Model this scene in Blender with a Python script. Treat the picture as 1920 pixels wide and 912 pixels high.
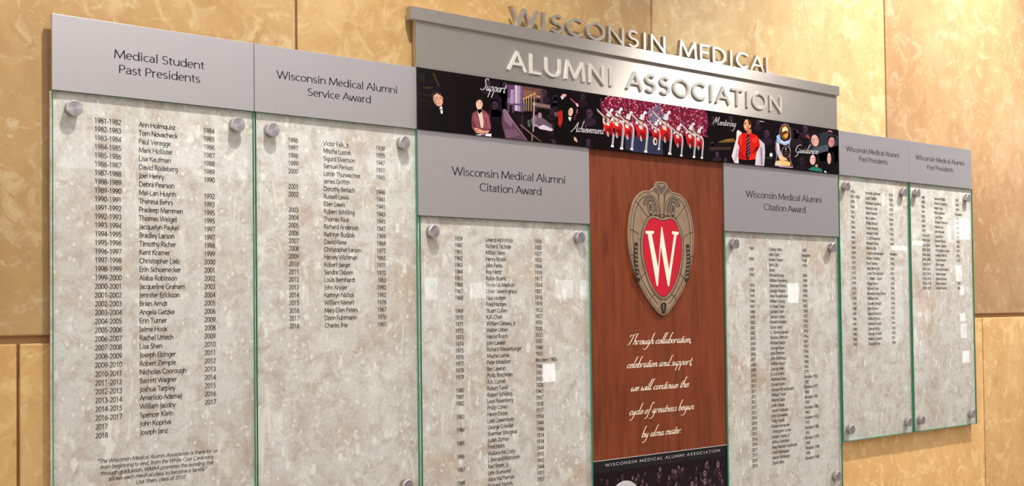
import bpy, bmesh, math, random
from mathutils import Vector, Matrix
from mathutils.geometry import tessellate_polygon

for o in list(bpy.data.objects):
    bpy.data.objects.remove(o, do_unlink=True)
scene = bpy.context.scene
COL = scene.collection

# ------------------------------------------------------------------ camera
cam_data = bpy.data.cameras.new('camera')
cam_data.sensor_fit = 'HORIZONTAL'
cam_data.sensor_width = 36.0
cam_data.lens = 2344.34 / 1920 * 36.0
cam_data.shift_y = (516.83 - 456.0) / 1920.0
cam_data.clip_start = 0.02
cam = bpy.data.objects.new('camera', cam_data)
COL.objects.link(cam)
cR = Vector((0.74896282, -0.66250563, -0.01187376))
cU = Vector((-0.00885109, -0.02792097, 0.99957095))
cF = Vector((0.6625529, 0.74853638, 0.02677566))
M = Matrix((cR, cU, -cF)).transposed().to_4x4()
M.translation = Vector((-0.75885, -1.94485, 1.55))
cam.matrix_world = M
scene.camera = cam

# ------------------------------------------------------------------ light and exposure
scene.view_settings.view_transform = 'Standard'
scene.view_settings.look = 'None'
scene.view_settings.gamma = 1.0
scene.view_settings.use_curve_mapping = False
scene.view_settings.exposure = 0.0
world = bpy.data.worlds.new('hall_light')
scene.world = world
world.use_nodes = True
bg = world.node_tree.nodes['Background']
bg.inputs[0].default_value = (1.0, 0.99, 0.99, 1)
bg.inputs[1].default_value = 1.33

def spot(name, loc, aim, watts, size, blend, color, radius):
    l = bpy.data.lights.new(name, 'SPOT')
    l.energy = watts
    l.spot_size = math.radians(size)
    l.spot_blend = blend
    l.color = color
    l.shadow_soft_size = radius
    o = bpy.data.objects.new(name, l)
    COL.objects.link(o)
    o.location = loc
    o.rotation_euler = (Vector(aim) - Vector(loc)).to_track_quat('-Z', 'Y').to_euler()
    return o
spot('downlight', (0.36, -0.66, 3.22), (0.46, 0.0, 1.30), 135, 92, 0.75, (1.0, 0.95, 0.88), 0.035)
spot('downlight', (3.02, -0.70, 3.30), (2.45, 0.0, 1.35), 265, 92, 0.75, (1.0, 0.95, 0.88), 0.035)

# ------------------------------------------------------------------ node helpers
def srgb(c):
    if isinstance(c, int):
        c = ((c >> 16) & 255, (c >> 8) & 255, c & 255)
    return tuple(((v / 255) / 12.92 if v / 255 <= 0.04045 else ((v / 255 + 0.055) / 1.055) ** 2.4) for v in c)

def new_mat(name, base=(0.5, 0.5, 0.5), rough=0.5, metal=0.0, spec=0.5, **kw):
    m = bpy.data.materials.new(name)
    m.use_nodes = True
    b = m.node_tree.nodes['Principled BSDF']
    b.inputs['Base Color'].default_value = (*base, 1)
    b.inputs['Roughness'].default_value = rough
    b.inputs['Metallic'].default_value = metal
    b.inputs['Specular IOR Level'].default_value = spec
    for k, v in kw.items():
        b.inputs[k.replace('_', ' ')].default_value = v
    return m, b, m.node_tree

def N(nt, kind, **props):
    n = nt.nodes.new(kind)
    for k, v in props.items():
        setattr(n, k, v)
    return n

def coords(nt, scale=(1, 1, 1), rot=(0, 0, 0), loc=(0, 0, 0)):
    g = N(nt, 'ShaderNodeNewGeometry')
    mp = N(nt, 'ShaderNodeMapping')
    nt.links.new(g.outputs['Position'], mp.inputs['Vector'])
    mp.inputs['Scale'].default_value = scale
    mp.inputs['Rotation'].default_value = rot
    mp.inputs['Location'].default_value = loc
    return mp.outputs['Vector']

def noise(nt, vec, scale, detail=4, rough=0.55, dist=0.0):
    n = N(nt, 'ShaderNodeTexNoise')
    nt.links.new(vec, n.inputs['Vector'])
    n.inputs['Scale'].default_value = scale
    n.inputs['Detail'].default_value = detail
    n.inputs['Roughness'].default_value = rough
    n.inputs['Distortion'].default_value = dist
    return n.outputs['Fac']

def ramp(nt, fac, stops):
    r = N(nt, 'ShaderNodeValToRGB')
    nt.links.new(fac, r.inputs['Fac'])
    el = r.color_ramp.elements
    while len(el) < len(stops):
        el.new(0.5)
    for e, (p, c) in zip(el, stops):
        e.position = p
        e.color = (*c, 1) if len(c) == 3 else c
    return r.outputs['Color']

def mix(nt, fac, a, b, mode='MIX'):
    n = N(nt, 'ShaderNodeMix', data_type='RGBA', blend_type=mode)
    for sock, v in ((n.inputs[0], fac), (n.inputs[6], a), (n.inputs[7], b)):
        if hasattr(v, 'is_output'):
            nt.links.new(v, sock)
        elif isinstance(v, (int, float)):
            sock.default_value = v
        else:
            sock.default_value = (*v, 1)
    return n.outputs[2]

def bump(nt, b, height, strength=0.2, dist=0.002):
    n = N(nt, 'ShaderNodeBump')
    n.inputs['Strength'].default_value = strength
    n.inputs['Distance'].default_value = dist
    nt.links.new(height, n.inputs['Height'])
    nt.links.new(n.outputs[0], b.inputs['Normal'])

G3 = lambda v: (v, v, v)

# ------------------------------------------------------------------ materials
# honed golden limestone of the wall
m_wall, b, nt = new_mat('golden_limestone', rough=0.55, spec=0.3)
v = coords(nt)
big = noise(nt, v, 2.6, 6, 0.62, 0.3)
med = noise(nt, v, 13, 6, 0.66, 0.6)
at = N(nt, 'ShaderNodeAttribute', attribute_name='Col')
c = ramp(nt, big, [(0.30, srgb((196, 154, 100))), (0.50, srgb((212, 172, 116))), (0.70, srgb((224, 190, 138)))])
c = mix(nt, ramp(nt, med, [(0.40, G3(0)), (0.70, G3(0.6))]), c, srgb((186, 142, 92)))
lt = noise(nt, coords(nt, (1, 1, 1), (0, 0.5, 0), (5, 0, 2)), 17, 5, 0.7, 1.2)
c = mix(nt, ramp(nt, lt, [(0.52, G3(0)), (0.66, G3(0.65))]), c, srgb((234, 206, 156)))
patch = noise(nt, coords(nt, loc=(9, 0, 4)), 5, 3)
fl = noise(nt, coords(nt, (1, 1, 1.6), (0, 0.7, 0)), 40, 3, 0.6, 1.0)
fm = N(nt, 'ShaderNodeMath', operation='MULTIPLY')
nt.links.new(ramp(nt, fl, [(0.59, G3(0)), (0.68, G3(0.55))]), fm.inputs[0])
nt.links.new(ramp(nt, patch, [(0.45, G3(0)), (0.60, G3(1))]), fm.inputs[1])
c = mix(nt, fm.outputs[0], c, srgb((238, 216, 170)))
dk = noise(nt, v, 48, 2, 0.5, 1.0)
c = mix(nt, ramp(nt, dk, [(0.66, G3(0)), (0.78, G3(0.4))]), c, srgb((156, 112, 68)))
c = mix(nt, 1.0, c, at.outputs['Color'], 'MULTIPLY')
nt.links.new(c, b.inputs['Base Color'])
bump(nt, b, med, 0.12, 0.002)
m_mortar, b, nt = new_mat('brown_mortar', srgb((176, 134, 88)), 0.8)

# fossil limestone sheets behind the glass
def stone_sheet(seed):
    m, b, nt = new_mat('fossil_limestone', rough=0.5, spec=0.25)
    v = coords(nt, (1, 1, 1), (0, 0.3 * seed, 0), (seed * 3.7 + 0.4, 0, seed * 1.9))
    big = noise(nt, v, 4.6, 6, 0.66, 0.5)
    c = ramp(nt, big, [(0.30, srgb((206, 180, 164))), (0.44, srgb((214, 206, 200))), (0.56, srgb((222, 218, 214))), (0.68, srgb((210, 208, 199))), (0.8, srgb((217, 206, 198)))])
    med = noise(nt, v, 30, 7, 0.74, 0.5)
    c = mix(nt, ramp(nt, med, [(0.46, G3(0)), (0.66, G3(0.8))]), c, srgb((188, 164, 150)))
    lite = noise(nt, coords(nt, loc=(2.2 + seed, 0, 5)), 22, 6, 0.72, 0.8)
    c = mix(nt, ramp(nt, lite, [(0.52, G3(0)), (0.64, G3(0.8))]), c, srgb((236, 230, 222)))
    fine = noise(nt, v, 190, 4, 0.7)
    c = mix(nt, ramp(nt, fine, [(0.5, G3(0)), (0.68, G3(0.34))]), c, srgb((168, 148, 134)))
    # irregular shell fragments of two sizes, warped so that none is round
    wn = N(nt, 'ShaderNodeTexNoise')
    nt.links.new(v, wn.inputs['Vector'])
    wn.inputs['Scale'].default_value = 60
    wn.inputs['Detail'].default_value = 3
    for sc, th, amt, sq in ((125, 0.11, 0.75, 0.8), (66, 0.07, 0.8, 0.55), (36, 0.04, 0.75, 0.35)):
        vv = coords(nt, (1.0, 1, sq), (0, 0.7 + seed + sc, 0), (seed, 0, 0))
        ad = N(nt, 'ShaderNodeVectorMath', operation='MULTIPLY_ADD')
        nt.links.new(wn.outputs['Color'], ad.inputs[0])
        ad.inputs[1].default_value = (0.9 / sc,) * 3
        nt.links.new(vv, ad.inputs[2])
        vo = N(nt, 'ShaderNodeTexVoronoi', feature='F1', distance='CHEBYCHEV')
        nt.links.new(ad.outputs[0], vo.inputs['Vector'])
        vo.inputs['Scale'].default_value = sc
        sep = N(nt, 'ShaderNodeSeparateColor')
        nt.links.new(vo.outputs['Color'], sep.inputs[0])
        edge = N(nt, 'ShaderNodeMath', operation='LESS_THAN')
        nt.links.new(sep.outputs[0], edge.inputs[0])
        edge.inputs[1].default_value = th
        near = ramp(nt, vo.outputs['Distance'], [(0.22, G3(1)), (0.36, G3(0))])
        mul = N(nt, 'ShaderNodeMath', operation='MULTIPLY')
        nt.links.new(edge.outputs[0], mul.inputs[0])
        nt.links.new(near, mul.inputs[1])
        mul2 = N(nt, 'ShaderNodeMath', operation='MULTIPLY')
        nt.links.new(mul.outputs[0], mul2.inputs[0])
        mul2.inputs[1].default_value = amt
        c = mix(nt, mul2.outputs[0], c, srgb((242, 238, 230)))
    # thin pale shell filaments in clusters
    for rot, off in ((0.6, 1.0), (-0.9, 7.0)):
        ri = noise(nt, coords(nt, (1.0, 1, 0.09), (0, rot + seed * 0.4, 0), (off + seed, 0, off)), 20, 1, 0.5, 0.15)
        line = ramp(nt, ri, [(0.482, G3(0)), (0.5, G3(0.9)), (0.518, G3(0))])
        pm = noise(nt, coords(nt, loc=(off * 2 + seed, 0, off)), 9, 3, 0.6)
        fm = N(nt, 'ShaderNodeMath', operation='MULTIPLY')
        nt.links.new(line, fm.inputs[0])
        nt.links.new(ramp(nt, pm, [(0.57, G3(0)), (0.62, G3(1))]), fm.inputs[1])
        c = mix(nt, fm.outputs[0], c, srgb((238, 232, 220)))
    nt.links.new(c, b.inputs['Base Color'])
    return m
m_stone = [stone_sheet(s) for s in (0.0, 1.0, 2.0)]

# satin anodised header plates
m_head, b, nt = new_mat('satin_grey_metal', srgb((183, 176, 178)), 0.38, 0.84, 0.4)
v = coords(nt, (1, 1, 6))
f = noise(nt, v, 160, 2, 0.5)
nt.links.new(ramp(nt, f, [(0.3, srgb((196, 191, 194))), (0.7, srgb((205, 200, 203)))]), b.inputs['Base Color'])

# horizontally brushed sign metal
def brushed(name, col, rough, metal, aniso):
    m, b, nt = new_mat(name, srgb(col), rough, metal, 0.5)
    b.inputs['Anisotropic'].default_value = aniso
    b.inputs['Anisotropic Rotation'].default_value = 0.25
    t = N(nt, 'ShaderNodeTangent', direction_type='UV_MAP')
    nt.links.new(t.outputs[0], b.inputs['Tangent'])
    v = coords(nt, (0.05, 1, 1))
    f = noise(nt, v, 900, 2, 0.6)
    lo = tuple(x - 7 for x in col)
    hi = tuple(x + 6 for x in col)
    nt.links.new(ramp(nt, f, [(0.3, srgb(lo)), (0.7, srgb(hi))]), b.inputs['Base Color'])
    return m
m_brush = brushed('brushed_aluminium', (205, 197, 190), 0.50, 0.9, 1.0)
m_letter = brushed('polished_letter_metal', (226, 222, 212), 0.30, 0.45, 0.5)
m_letter_top = brushed('brushed_letter_metal', (214, 206, 196), 0.50, 0.9, 1.0)

m_ink, b, nt = new_mat('dark_print', srgb((50, 43, 41)), 0.6, 0, 0.2)
m_ink_head, b, nt = new_mat('black_print', srgb((38, 36, 38)), 0.5, 0, 0.3)
m_white, b, nt = new_mat('cream_print', srgb((244, 226, 206)), 0.5, 0, 0.3)
m_pale, b, nt = new_mat('pale_grey_print', srgb((196, 190, 192)), 0.4, 0, 0.3)
m_black, b, nt = new_mat('black_backing', srgb((22, 20, 20)), 0.7, 0, 0.2)

# architectural glass: clear face, plain back, green edges
m_glass = bpy.data.materials.new('clear_glass')
m_glass.use_nodes = True
nt = m_glass.node_tree
nt.nodes.clear()
o_ = N(nt, 'ShaderNodeOutputMaterial')
tr = N(nt, 'ShaderNodeBsdfTransparent')
tr.inputs[0].default_value = (0.965, 0.985, 0.972, 1)
gl = N(nt, 'ShaderNodeBsdfGlossy')
gl.inputs['Roughness'].default_value = 0.012
# Schlick reflectance, the same from both sides of the sheet
ge = N(nt, 'ShaderNodeNewGeometry')
dt = N(nt, 'ShaderNodeVectorMath', operation='DOT_PRODUCT')
nt.links.new(ge.outputs['Normal'], dt.inputs[0])
nt.links.new(ge.outputs['Incoming'], dt.inputs[1])
def mth(op, a, b_=None):
    n = N(nt, 'ShaderNodeMath', operation=op)
    for i_, v_ in enumerate((a, b_)):
        if v_ is None: continue
        if hasattr(v_, 'is_output'): nt.links.new(v_, n.inputs[i_])
        else: n.inputs[i_].default_value = v_
    return n.outputs[0]
fr = mth('ADD', mth('MULTIPLY', mth('POWER', mth('SUBTRACT', 1.0, mth('ABSOLUTE', dt.outputs['Value'])), 5.0), 0.94), 0.06)
ms = N(nt, 'ShaderNodeMixShader')
nt.links.new(fr, ms.inputs[0])
nt.links.new(tr.outputs[0], ms.inputs[1])
nt.links.new(gl.outputs[0], ms.inputs[2])
nt.links.new(ms.outputs[0], o_.inputs[0])
m_glassback = bpy.data.materials.new('clear_glass_back')
m_glassback.use_nodes = True
nt = m_glassback.node_tree
nt.nodes.clear()
o_ = N(nt, 'ShaderNodeOutputMaterial')
tr = N(nt, 'ShaderNodeBsdfTransparent')
nt.links.new(tr.outputs[0], o_.inputs[0])
m_rim, b, nt = new_mat('green_glass_edge', srgb((52, 146, 112)), 0.12, 0, 0.6)

# turned steel caps with a concentric grain
m_cap, b, nt = new_mat('turned_steel', srgb((198, 190, 196)), 0.28, 0.9, 0.5)
b.inputs['Anisotropic'].default_value = 0.75
t = N(nt, 'ShaderNodeTangent', direction_type='RADIAL', axis='Y')
nt.links.new(t.outputs[0], b.inputs['Tangent'])
m_barrel, b, nt = new_mat('steel_barrel', srgb((176, 168, 166)), 0.25, 0.95, 0.5)

# cherry laminate
m_wood, b, nt = new_mat('cherry_laminate', rough=0.35, spec=0.35)
v = coords(nt, (1, 1, 0.09))
g1 = noise(nt, v, 34, 6, 0.6, 1.6)
c = ramp(nt, g1, [(0.25, srgb((90, 40, 20))), (0.45, srgb((113, 52, 27))), (0.62, srgb((124, 59, 31))), (0.8, srgb((104, 46, 23)))])
g2 = noise(nt, coords(nt, (1, 1, 0.03)), 190, 3, 0.6)
c = mix(nt, ramp(nt, g2, [(0.45, G3(0)), (0.7, G3(0.35))]), c, srgb((84, 36, 18)))
g3 = noise(nt, coords(nt, (1, 1, 0.35)), 9, 3, 0.5, 2.5)
c = mix(nt, ramp(nt, g3, [(0.45, G3(0)), (0.62, G3(0.3)), (0.7, G3(0))]), c, srgb((140, 68, 36)))
nt.links.new(c, b.inputs['Base Color'])

# colour-printed picture surface
m_print, b, nt = new_mat('glossy_photo_print', rough=0.12, spec=0.22)
at = N(nt, 'ShaderNodeAttribute', attribute_name='Col')
nt.links.new(at.outputs['Color'], b.inputs['Base Color'])

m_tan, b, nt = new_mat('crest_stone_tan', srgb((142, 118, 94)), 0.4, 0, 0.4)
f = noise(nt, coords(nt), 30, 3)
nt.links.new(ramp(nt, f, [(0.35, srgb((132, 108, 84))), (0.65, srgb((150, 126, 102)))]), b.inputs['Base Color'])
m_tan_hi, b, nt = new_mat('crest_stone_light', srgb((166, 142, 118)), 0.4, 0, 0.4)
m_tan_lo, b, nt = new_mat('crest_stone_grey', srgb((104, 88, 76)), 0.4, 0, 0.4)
m_line, b, nt = new_mat('crest_line', srgb((44, 33, 28)), 0.45, 0, 0.3)
m_red, b, nt = new_mat('crest_red', srgb((190, 22, 44)), 0.3, 0, 0.5)
m_cream, b, nt = new_mat('crest_cream', srgb((240, 224, 204)), 0.35, 0, 0.4)

m_floor, b, nt = new_mat('terrazzo_floor', rough=0.35)
nt.links.new(ramp(nt, noise(nt, coords(nt), 60, 3), [(0.4, srgb((150, 140, 128))), (0.6, srgb((172, 162, 150)))]), b.inputs['Base Color'])
m_far, b, nt = new_mat('far_wall_plaster', rough=0.8)
nt.links.new(ramp(nt, noise(nt, coords(nt), 2, 3), [(0.4, srgb((176, 164, 150))), (0.6, srgb((190, 178, 164)))]), b.inputs['Base Color'])
m_fardark, b, nt = new_mat('dark_reflection_wall', srgb((84, 75, 69)), 0.7)  # dark tone chosen for what the header plates reflect
m_frame, b, nt = new_mat('window_frame_grey', srgb((90, 86, 84)), 0.5)
def daylight(name, strength):
    m = bpy.data.materials.new(name)
    m.use_nodes = True
    nt = m.node_tree
    nt.nodes.clear()
    o_ = N(nt, 'ShaderNodeOutputMaterial')
    e = N(nt, 'ShaderNodeEmission')
    e.inputs[0].default_value = (0.90, 0.95, 1.0, 1)
    e.inputs[1].default_value = strength
    nt.links.new(e.outputs[0], o_.inputs[0])
    return m
m_day = {}

# ------------------------------------------------------------------ mesh builder
class MB:
    def __init__(s):
        s.v, s.f, s.m, s.c = [], [], [], []
    def add(s, pts, faces, mat=0, col=None):
        k = len(s.v)
        s.v += pts
        for f in faces:
            s.f.append(tuple(i + k for i in f))
            s.m.append(mat)
            s.c.append(col)
    def box(s, x0, x1, y0, y1, z0, z1, mats=None):
        p = [(x0, y0, z0), (x1, y0, z0), (x1, y0, z1), (x0, y0, z1), (x0, y1, z0), (x1, y1, z0), (x1, y1, z1), (x0, y1, z1)]
        fs = [(0, 1, 2, 3), (5, 4, 7, 6), (4, 0, 3, 7), (1, 5, 6, 2), (3, 2, 6, 7), (4, 5, 1, 0)]
        mats = mats or [0] * 6
        for f, m in zip(fs, mats):
            s.add([p[i] for i in f], [(0, 1, 2, 3)], m)
    def poly(s, pts, y, mat=0, col=None):
        """flat filled outline on the plane y, facing the room"""
        n = len(pts)
        a = sum(pts[i][0] * pts[(i + 1) % n][1] - pts[(i + 1) % n][0] * pts[i][1] for i in range(n))
        if abs(a) < 1e-12:
            return
        if a < 0:
            pts = pts[::-1]
        tris = tessellate_polygon([[Vector((p[0], p[1], 0)) for p in pts]])
        out = []
        for t in tris:
            (ax, az), (bx, bz), (cx, cz) = (pts[i] for i in t)
            ar = (bx - ax) * (cz - az) - (cx - ax) * (bz - az)
            out.append(tuple(t) if ar > 0 else tuple(t)[::-1])
        s.add([(p[0], y, p[1]) for p in pts], out, mat, col)
    def prism(s, pts, y0, y1, mat=0, side=None, chamfer=0.0):
        n = len(pts)
        a = sum(pts[i][0] * pts[(i + 1) % n][1] - pts[(i + 1) % n][0] * pts[i][1] for i in range(n))
        if a < 0:
            pts = pts[::-1]
        s.poly(pts, y0, mat)
        side = mat if side is None else side
        for i in range(n):
            p, q = pts[i], pts[(i + 1) % n]
            s.add([(p[0], y0, p[1]), (p[0], y1, p[1]), (q[0], y1, q[1]), (q[0], y0, q[1])], [(0, 1, 2, 3)], side)
    def lathe(s, cx, cz, prof, seg=28, mat=0):
        """rings of (radius, y) about an axis along y"""
        k = len(s.v)
        fs = []
        pts = []
        for r, y in prof:
            for i in range(seg):
                a = 2 * math.pi * i / seg
                pts.append((cx + r * math.cos(a), y, cz + r * math.sin(a)))
        for j in range(len(prof) - 1):
            for i in range(seg):
                i2 = (i + 1) % seg
                fs.append((j * seg + i, (j + 1) * seg + i, (j + 1) * seg + i2, j * seg + i2)[::-1])
        fs.append(tuple(range(seg)))
        s.add(pts, fs, mat)
    def build(s, name, mats, parent=None, origin=None, smooth=False, uv=False, bevel=0):
        org = Vector(origin) if origin is not None else (Vector(parent['_org']) if parent is not None else Vector((0, 0, 0)))
        me = bpy.data.meshes.new(name)
        me.from_pydata([(p[0] - org.x, p[1] - org.y, p[2] - org.z) for p in s.v], [], s.f)
        for m in (mats if isinstance(mats, (list, tuple)) else [mats]):
            me.materials.append(m)
        me.polygons.foreach_set('material_index', s.m)
        if any(c is not None for c in s.c):
            ca = me.color_attributes.new('Col', 'FLOAT_COLOR', 'CORNER')
            flat = []
            for f, c in zip(s.f, s.c):
                flat += list((*(c or (0, 0, 0)), 1.0)) * len(f)
            ca.data.foreach_set('color', flat)
        if uv:
            u = me.uv_layers.new(name='UVMap')
            flat = []
            for f in s.f:
                for i in f:
                    flat += [s.v[i][0] + 0.2 * s.v[i][1], s.v[i][2] + 0.3 * s.v[i][1]]
            u.data.foreach_set('uv', flat)
        if smooth:
            me.polygons.foreach_set('use_smooth', [True] * len(s.f))
        if bevel or smooth:
            bm = bmesh.new()
            bm.from_mesh(me)
            bmesh.ops.remove_doubles(bm, verts=bm.verts, dist=1e-5)
            if bevel:
                bmesh.ops.bevel(bm, geom=[e for e in bm.edges if len(e.link_faces) == 2 and e.calc_face_angle(0) > 0.5], offset=bevel, segments=2, affect='EDGES', profile=0.6)
            bm.to_mesh(me)
            bm.free()
            if smooth:
                me.set_sharp_from_angle(angle=math.radians(40))
        me.update()
        ob = bpy.data.objects.new(name, me)
        COL.objects.link(ob)
        if parent is not None:
            ob.parent = parent
        else:
            ob.location = org
        ob['_org'] = tuple(org)
        return ob

def tag(o, label=None, cat=None, group=None, kind=None):
    if label: o['label'] = label
    if cat: o['category'] = cat
    if group: o['group'] = group
    if kind: o['kind'] = kind
    return o
def thing(name, loc, label, cat, group=None):
    o = bpy.data.objects.new(name, None)
    o.empty_display_size = 0.05
    COL.objects.link(o)
    o.location = loc
    o['_org'] = tuple(loc)
    return tag(o, label, cat, group)

# ------------------------------------------------------------------ stroke lettering
def arc(cx, cy, rx, ry, a0, a1, step=20):
    n = max(3, int(abs(a1 - a0) / step) + 1)
    return [(cx + rx * math.cos(math.radians(a0 + (a1 - a0) * i / (n - 1))), cy + ry * math.sin(math.radians(a0 + (a1 - a0) * i / (n - 1)))) for i in range(n)]
G = {}
G['A'] = (650, [[(15, 0), (325, 700), (635, 0)], [(125, 235), (525, 235)]])
G['B'] = (560, [[(80, 0), (80, 700), (250, 700)] + arc(250, 535, 190, 165, 90, -90) + [(80, 370)], [(250, 370)] + arc(270, 185, 220, 185, 90, -90) + [(80, 0)]])
G['C'] = (680, [arc(390, 350, 340, 350, 48, 312)])
G['D'] = (720, [[(80, 0), (80, 700), (290, 700)] + arc(290, 350, 350, 350, 90, -90) + [(80, 0)]])
G['E'] = (510, [[(450, 700), (80, 700), (80, 0), (460, 0)], [(80, 365), (410, 365)]])
G['F'] = (480, [[(440, 700), (80, 700), (80, 0)], [(80, 355), (400, 355)]])
G['G'] = (730, [arc(390, 350, 340, 350, 48, 325), [(655, 120), (655, 320), (440, 320)]])
G['H'] = (700, [[(80, 0), (80, 700)], [(620, 0), (620, 700)], [(80, 370), (620, 370)]])
G['I'] = (260, [[(130, 0), (130, 700)]])
G['J'] = (270, [[(150, 700), (150, 0), (110, -120), (20, -170)]])
G['K'] = (620, [[(80, 0), (80, 700)], [(540, 700), (90, 330)], [(200, 420), (600, 0)]])
G['L'] = (470, [[(80, 700), (80, 0), (440, 0)]])
G['M'] = (850, [[(50, 0), (120, 700), (425, 60), (730, 700), (800, 0)]])
G['N'] = (730, [[(80, 0), (80, 700), (650, 0), (650, 700)]])
G['O'] = (770, [arc(385, 350, 345, 350, 90, 450)])
G['P'] = (530, [[(80, 0), (80, 700), (260, 700)] + arc(260, 515, 205, 185, 90, -90) + [(80, 330)]])
G['Q'] = (770, [arc(385, 350, 345, 350, 90, 450), [(430, 120), (700, -90)]])
G['R'] = (590, [[(80, 0), (80, 700), (260, 700)] + arc(260, 520, 195, 180, 90, -90) + [(80, 340)], [(270, 340), (560, 0)]])
G['S'] = (520, [arc(265, 525, 180, 175, 35, 265) + arc(250, 180, 200, 180, 85, -145)])
G['T'] = (560, [[(20, 700), (540, 700)], [(280, 700), (280, 0)]])
G['U'] = (690, [[(80, 700), (80, 250)] + arc(345, 250, 265, 250, 180, 360) + [(610, 700)]])
G['V'] = (630, [[(15, 700), (315, 0), (615, 700)]])
G['W'] = (980, [[(15, 700), (260, 0), (490, 690), (720, 0), (965, 700)]])
G['X'] = (600, [[(30, 700), (570, 0)], [(560, 700), (30, 0)]])
G['Y'] = (580, [[(15, 700), (290, 330), (565, 700)], [(290, 330), (290, 0)]])
G['Z'] = (580, [[(50, 700), (540, 700), (40, 0), (550, 0)]])
G['a'] = (470, [arc(220, 320, 155, 160, 150, 0) + [(375, 0)], [(375, 285), (250, 275)] + arc(205, 140, 150, 135, 80, 290) + [(375, 90)]])
G['b'] = (560, [[(80, 730), (80, 0)], arc(290, 240, 210, 240, 165, -165)])
G['c'] = (450, [arc(270, 240, 215, 240, 55, 305)])
G['d'] = (560, [[(480, 730), (480, 0)], arc(270, 240, 210, 240, 15, 345)])
G['e'] = (500, [[(65, 255), (440, 265)] + arc(255, 240, 190, 240, 8, 312)])
G['f'] = (300, [arc(270, 590, 130, 130, 75, 180) + [(140, 0)], [(30, 465), (270, 465)]])
G['g'] = (540, [arc(270, 250, 205, 230, 15, 345), [(470, 480), (470, -40)] + arc(285, -40, 185, 180, 0, -140)])
G['h'] = (560, [[(80, 730), (80, 0)], arc(280, 290, 195, 190, 165, 0) + [(475, 0)]])
G['i'] = (240, [[(120, 480), (120, 0)], [(120, 620), (120, 700)]])
G['j'] = (240, [[(130, 480), (130, -60), (90, -180), (10, -215)], [(130, 620), (130, 700)]])
G['k'] = (480, [[(80, 730), (80, 0)], [(430, 480), (90, 210)], [(180, 285), (470, 0)]])
G['l'] = (240, [[(120, 730), (120, 0)]])
G['m'] = (840, [[(80, 480), (80, 0)], arc(260, 300, 170, 180, 165, 0) + [(430, 0)], arc(600, 300, 170, 180, 165, 0) + [(765, 0)]])
G['n'] = (560, [[(80, 480), (80, 0)], arc(280, 290, 195, 190, 165, 0) + [(475, 0)]])
G['o'] = (550, [arc(275, 240, 215, 240, 90, 450)])
G['p'] = (560, [[(80, 480), (80, -215)], arc(290, 240, 210, 240, 165, -165)])
G['q'] = (560, [[(480, 480), (480, -215)], arc(270, 240, 210, 240, 15, 345)])
G['r'] = (350, [[(80, 480), (80, 0)], arc(250, 280, 170, 195, 165, 70)])
G['s'] = (410, [arc(205, 362, 130, 118, 40, 265) + arc(195, 122, 150, 122, 85, -145)])
G['t'] = (330, [[(140, 620), (140, 110)] + arc(240, 110, 100, 110, 180, 290), [(25, 465), (290, 465)]])
G['u'] = (560, [[(80, 480), (80, 190)] + arc(275, 190, 195, 190, 180, 345), [(475, 480), (475, 0)]])
G['v'] = (470, [[(15, 480), (235, 0), (455, 480)]])
G['w'] = (720, [[(15, 480), (185, 0), (360, 470), (535, 0), (705, 480)]])
G['x'] = (460, [[(30, 480), (440, 0)], [(425, 480), (25, 0)]])
G['y'] = (460, [[(15, 480), (245, 0)], [(450, 480), (160, -215)]])
G['z'] = (440, [[(45, 480), (400, 480), (35, 0), (410, 0)]])
G['1'] = (520, [[(140, 590), (280, 690), (280, 0)]])
G['2'] = (520, [arc(250, 510, 180, 190, 160, -35) + [(60, 0), (470, 0)]])
G['3'] = (520, [arc(230, 530, 165, 170, 150, -90) + arc(230, 180, 200, 180, 90, -150)])
G['4'] = (520, [[(375, 0), (375, 700), (35, 190), (490, 190)]])
G['5'] = (520, [[(430, 700), (150, 700), (125, 390)] + arc(235, 215, 210, 215, 110, -145)])
G['6'] = (520, [[(400, 690), (230, 610), (100, 430), (62, 215)] + arc(262, 215, 200, 215, 180, 540)])
G['7'] = (520, [[(50, 700), (460, 700), (180, 0)]])
G['8'] = (520, [arc(260, 530, 165, 170, 90, 450), arc(260, 180, 205, 180, 90, 450)])
G['9'] = (520, [[(120, 10), (290, 90), (420, 270), (458, 485)] + arc(258, 485, 200, 215, 0, 360)])
G['0'] = (520, [arc(260, 350, 205, 350, 90, 450)])
G['-'] = (330, [[(50, 245), (280, 245)]])
G['.'] = (240, [[(110, 0), (110, 85)]])
G[','] = (240, [[(130, 85), (125, 0), (70, -120)]])
G['"'] = (330, [[(100, 730), (90, 560)], [(220, 730), (210, 560)]])
G[' '] = (250, [])

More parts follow.
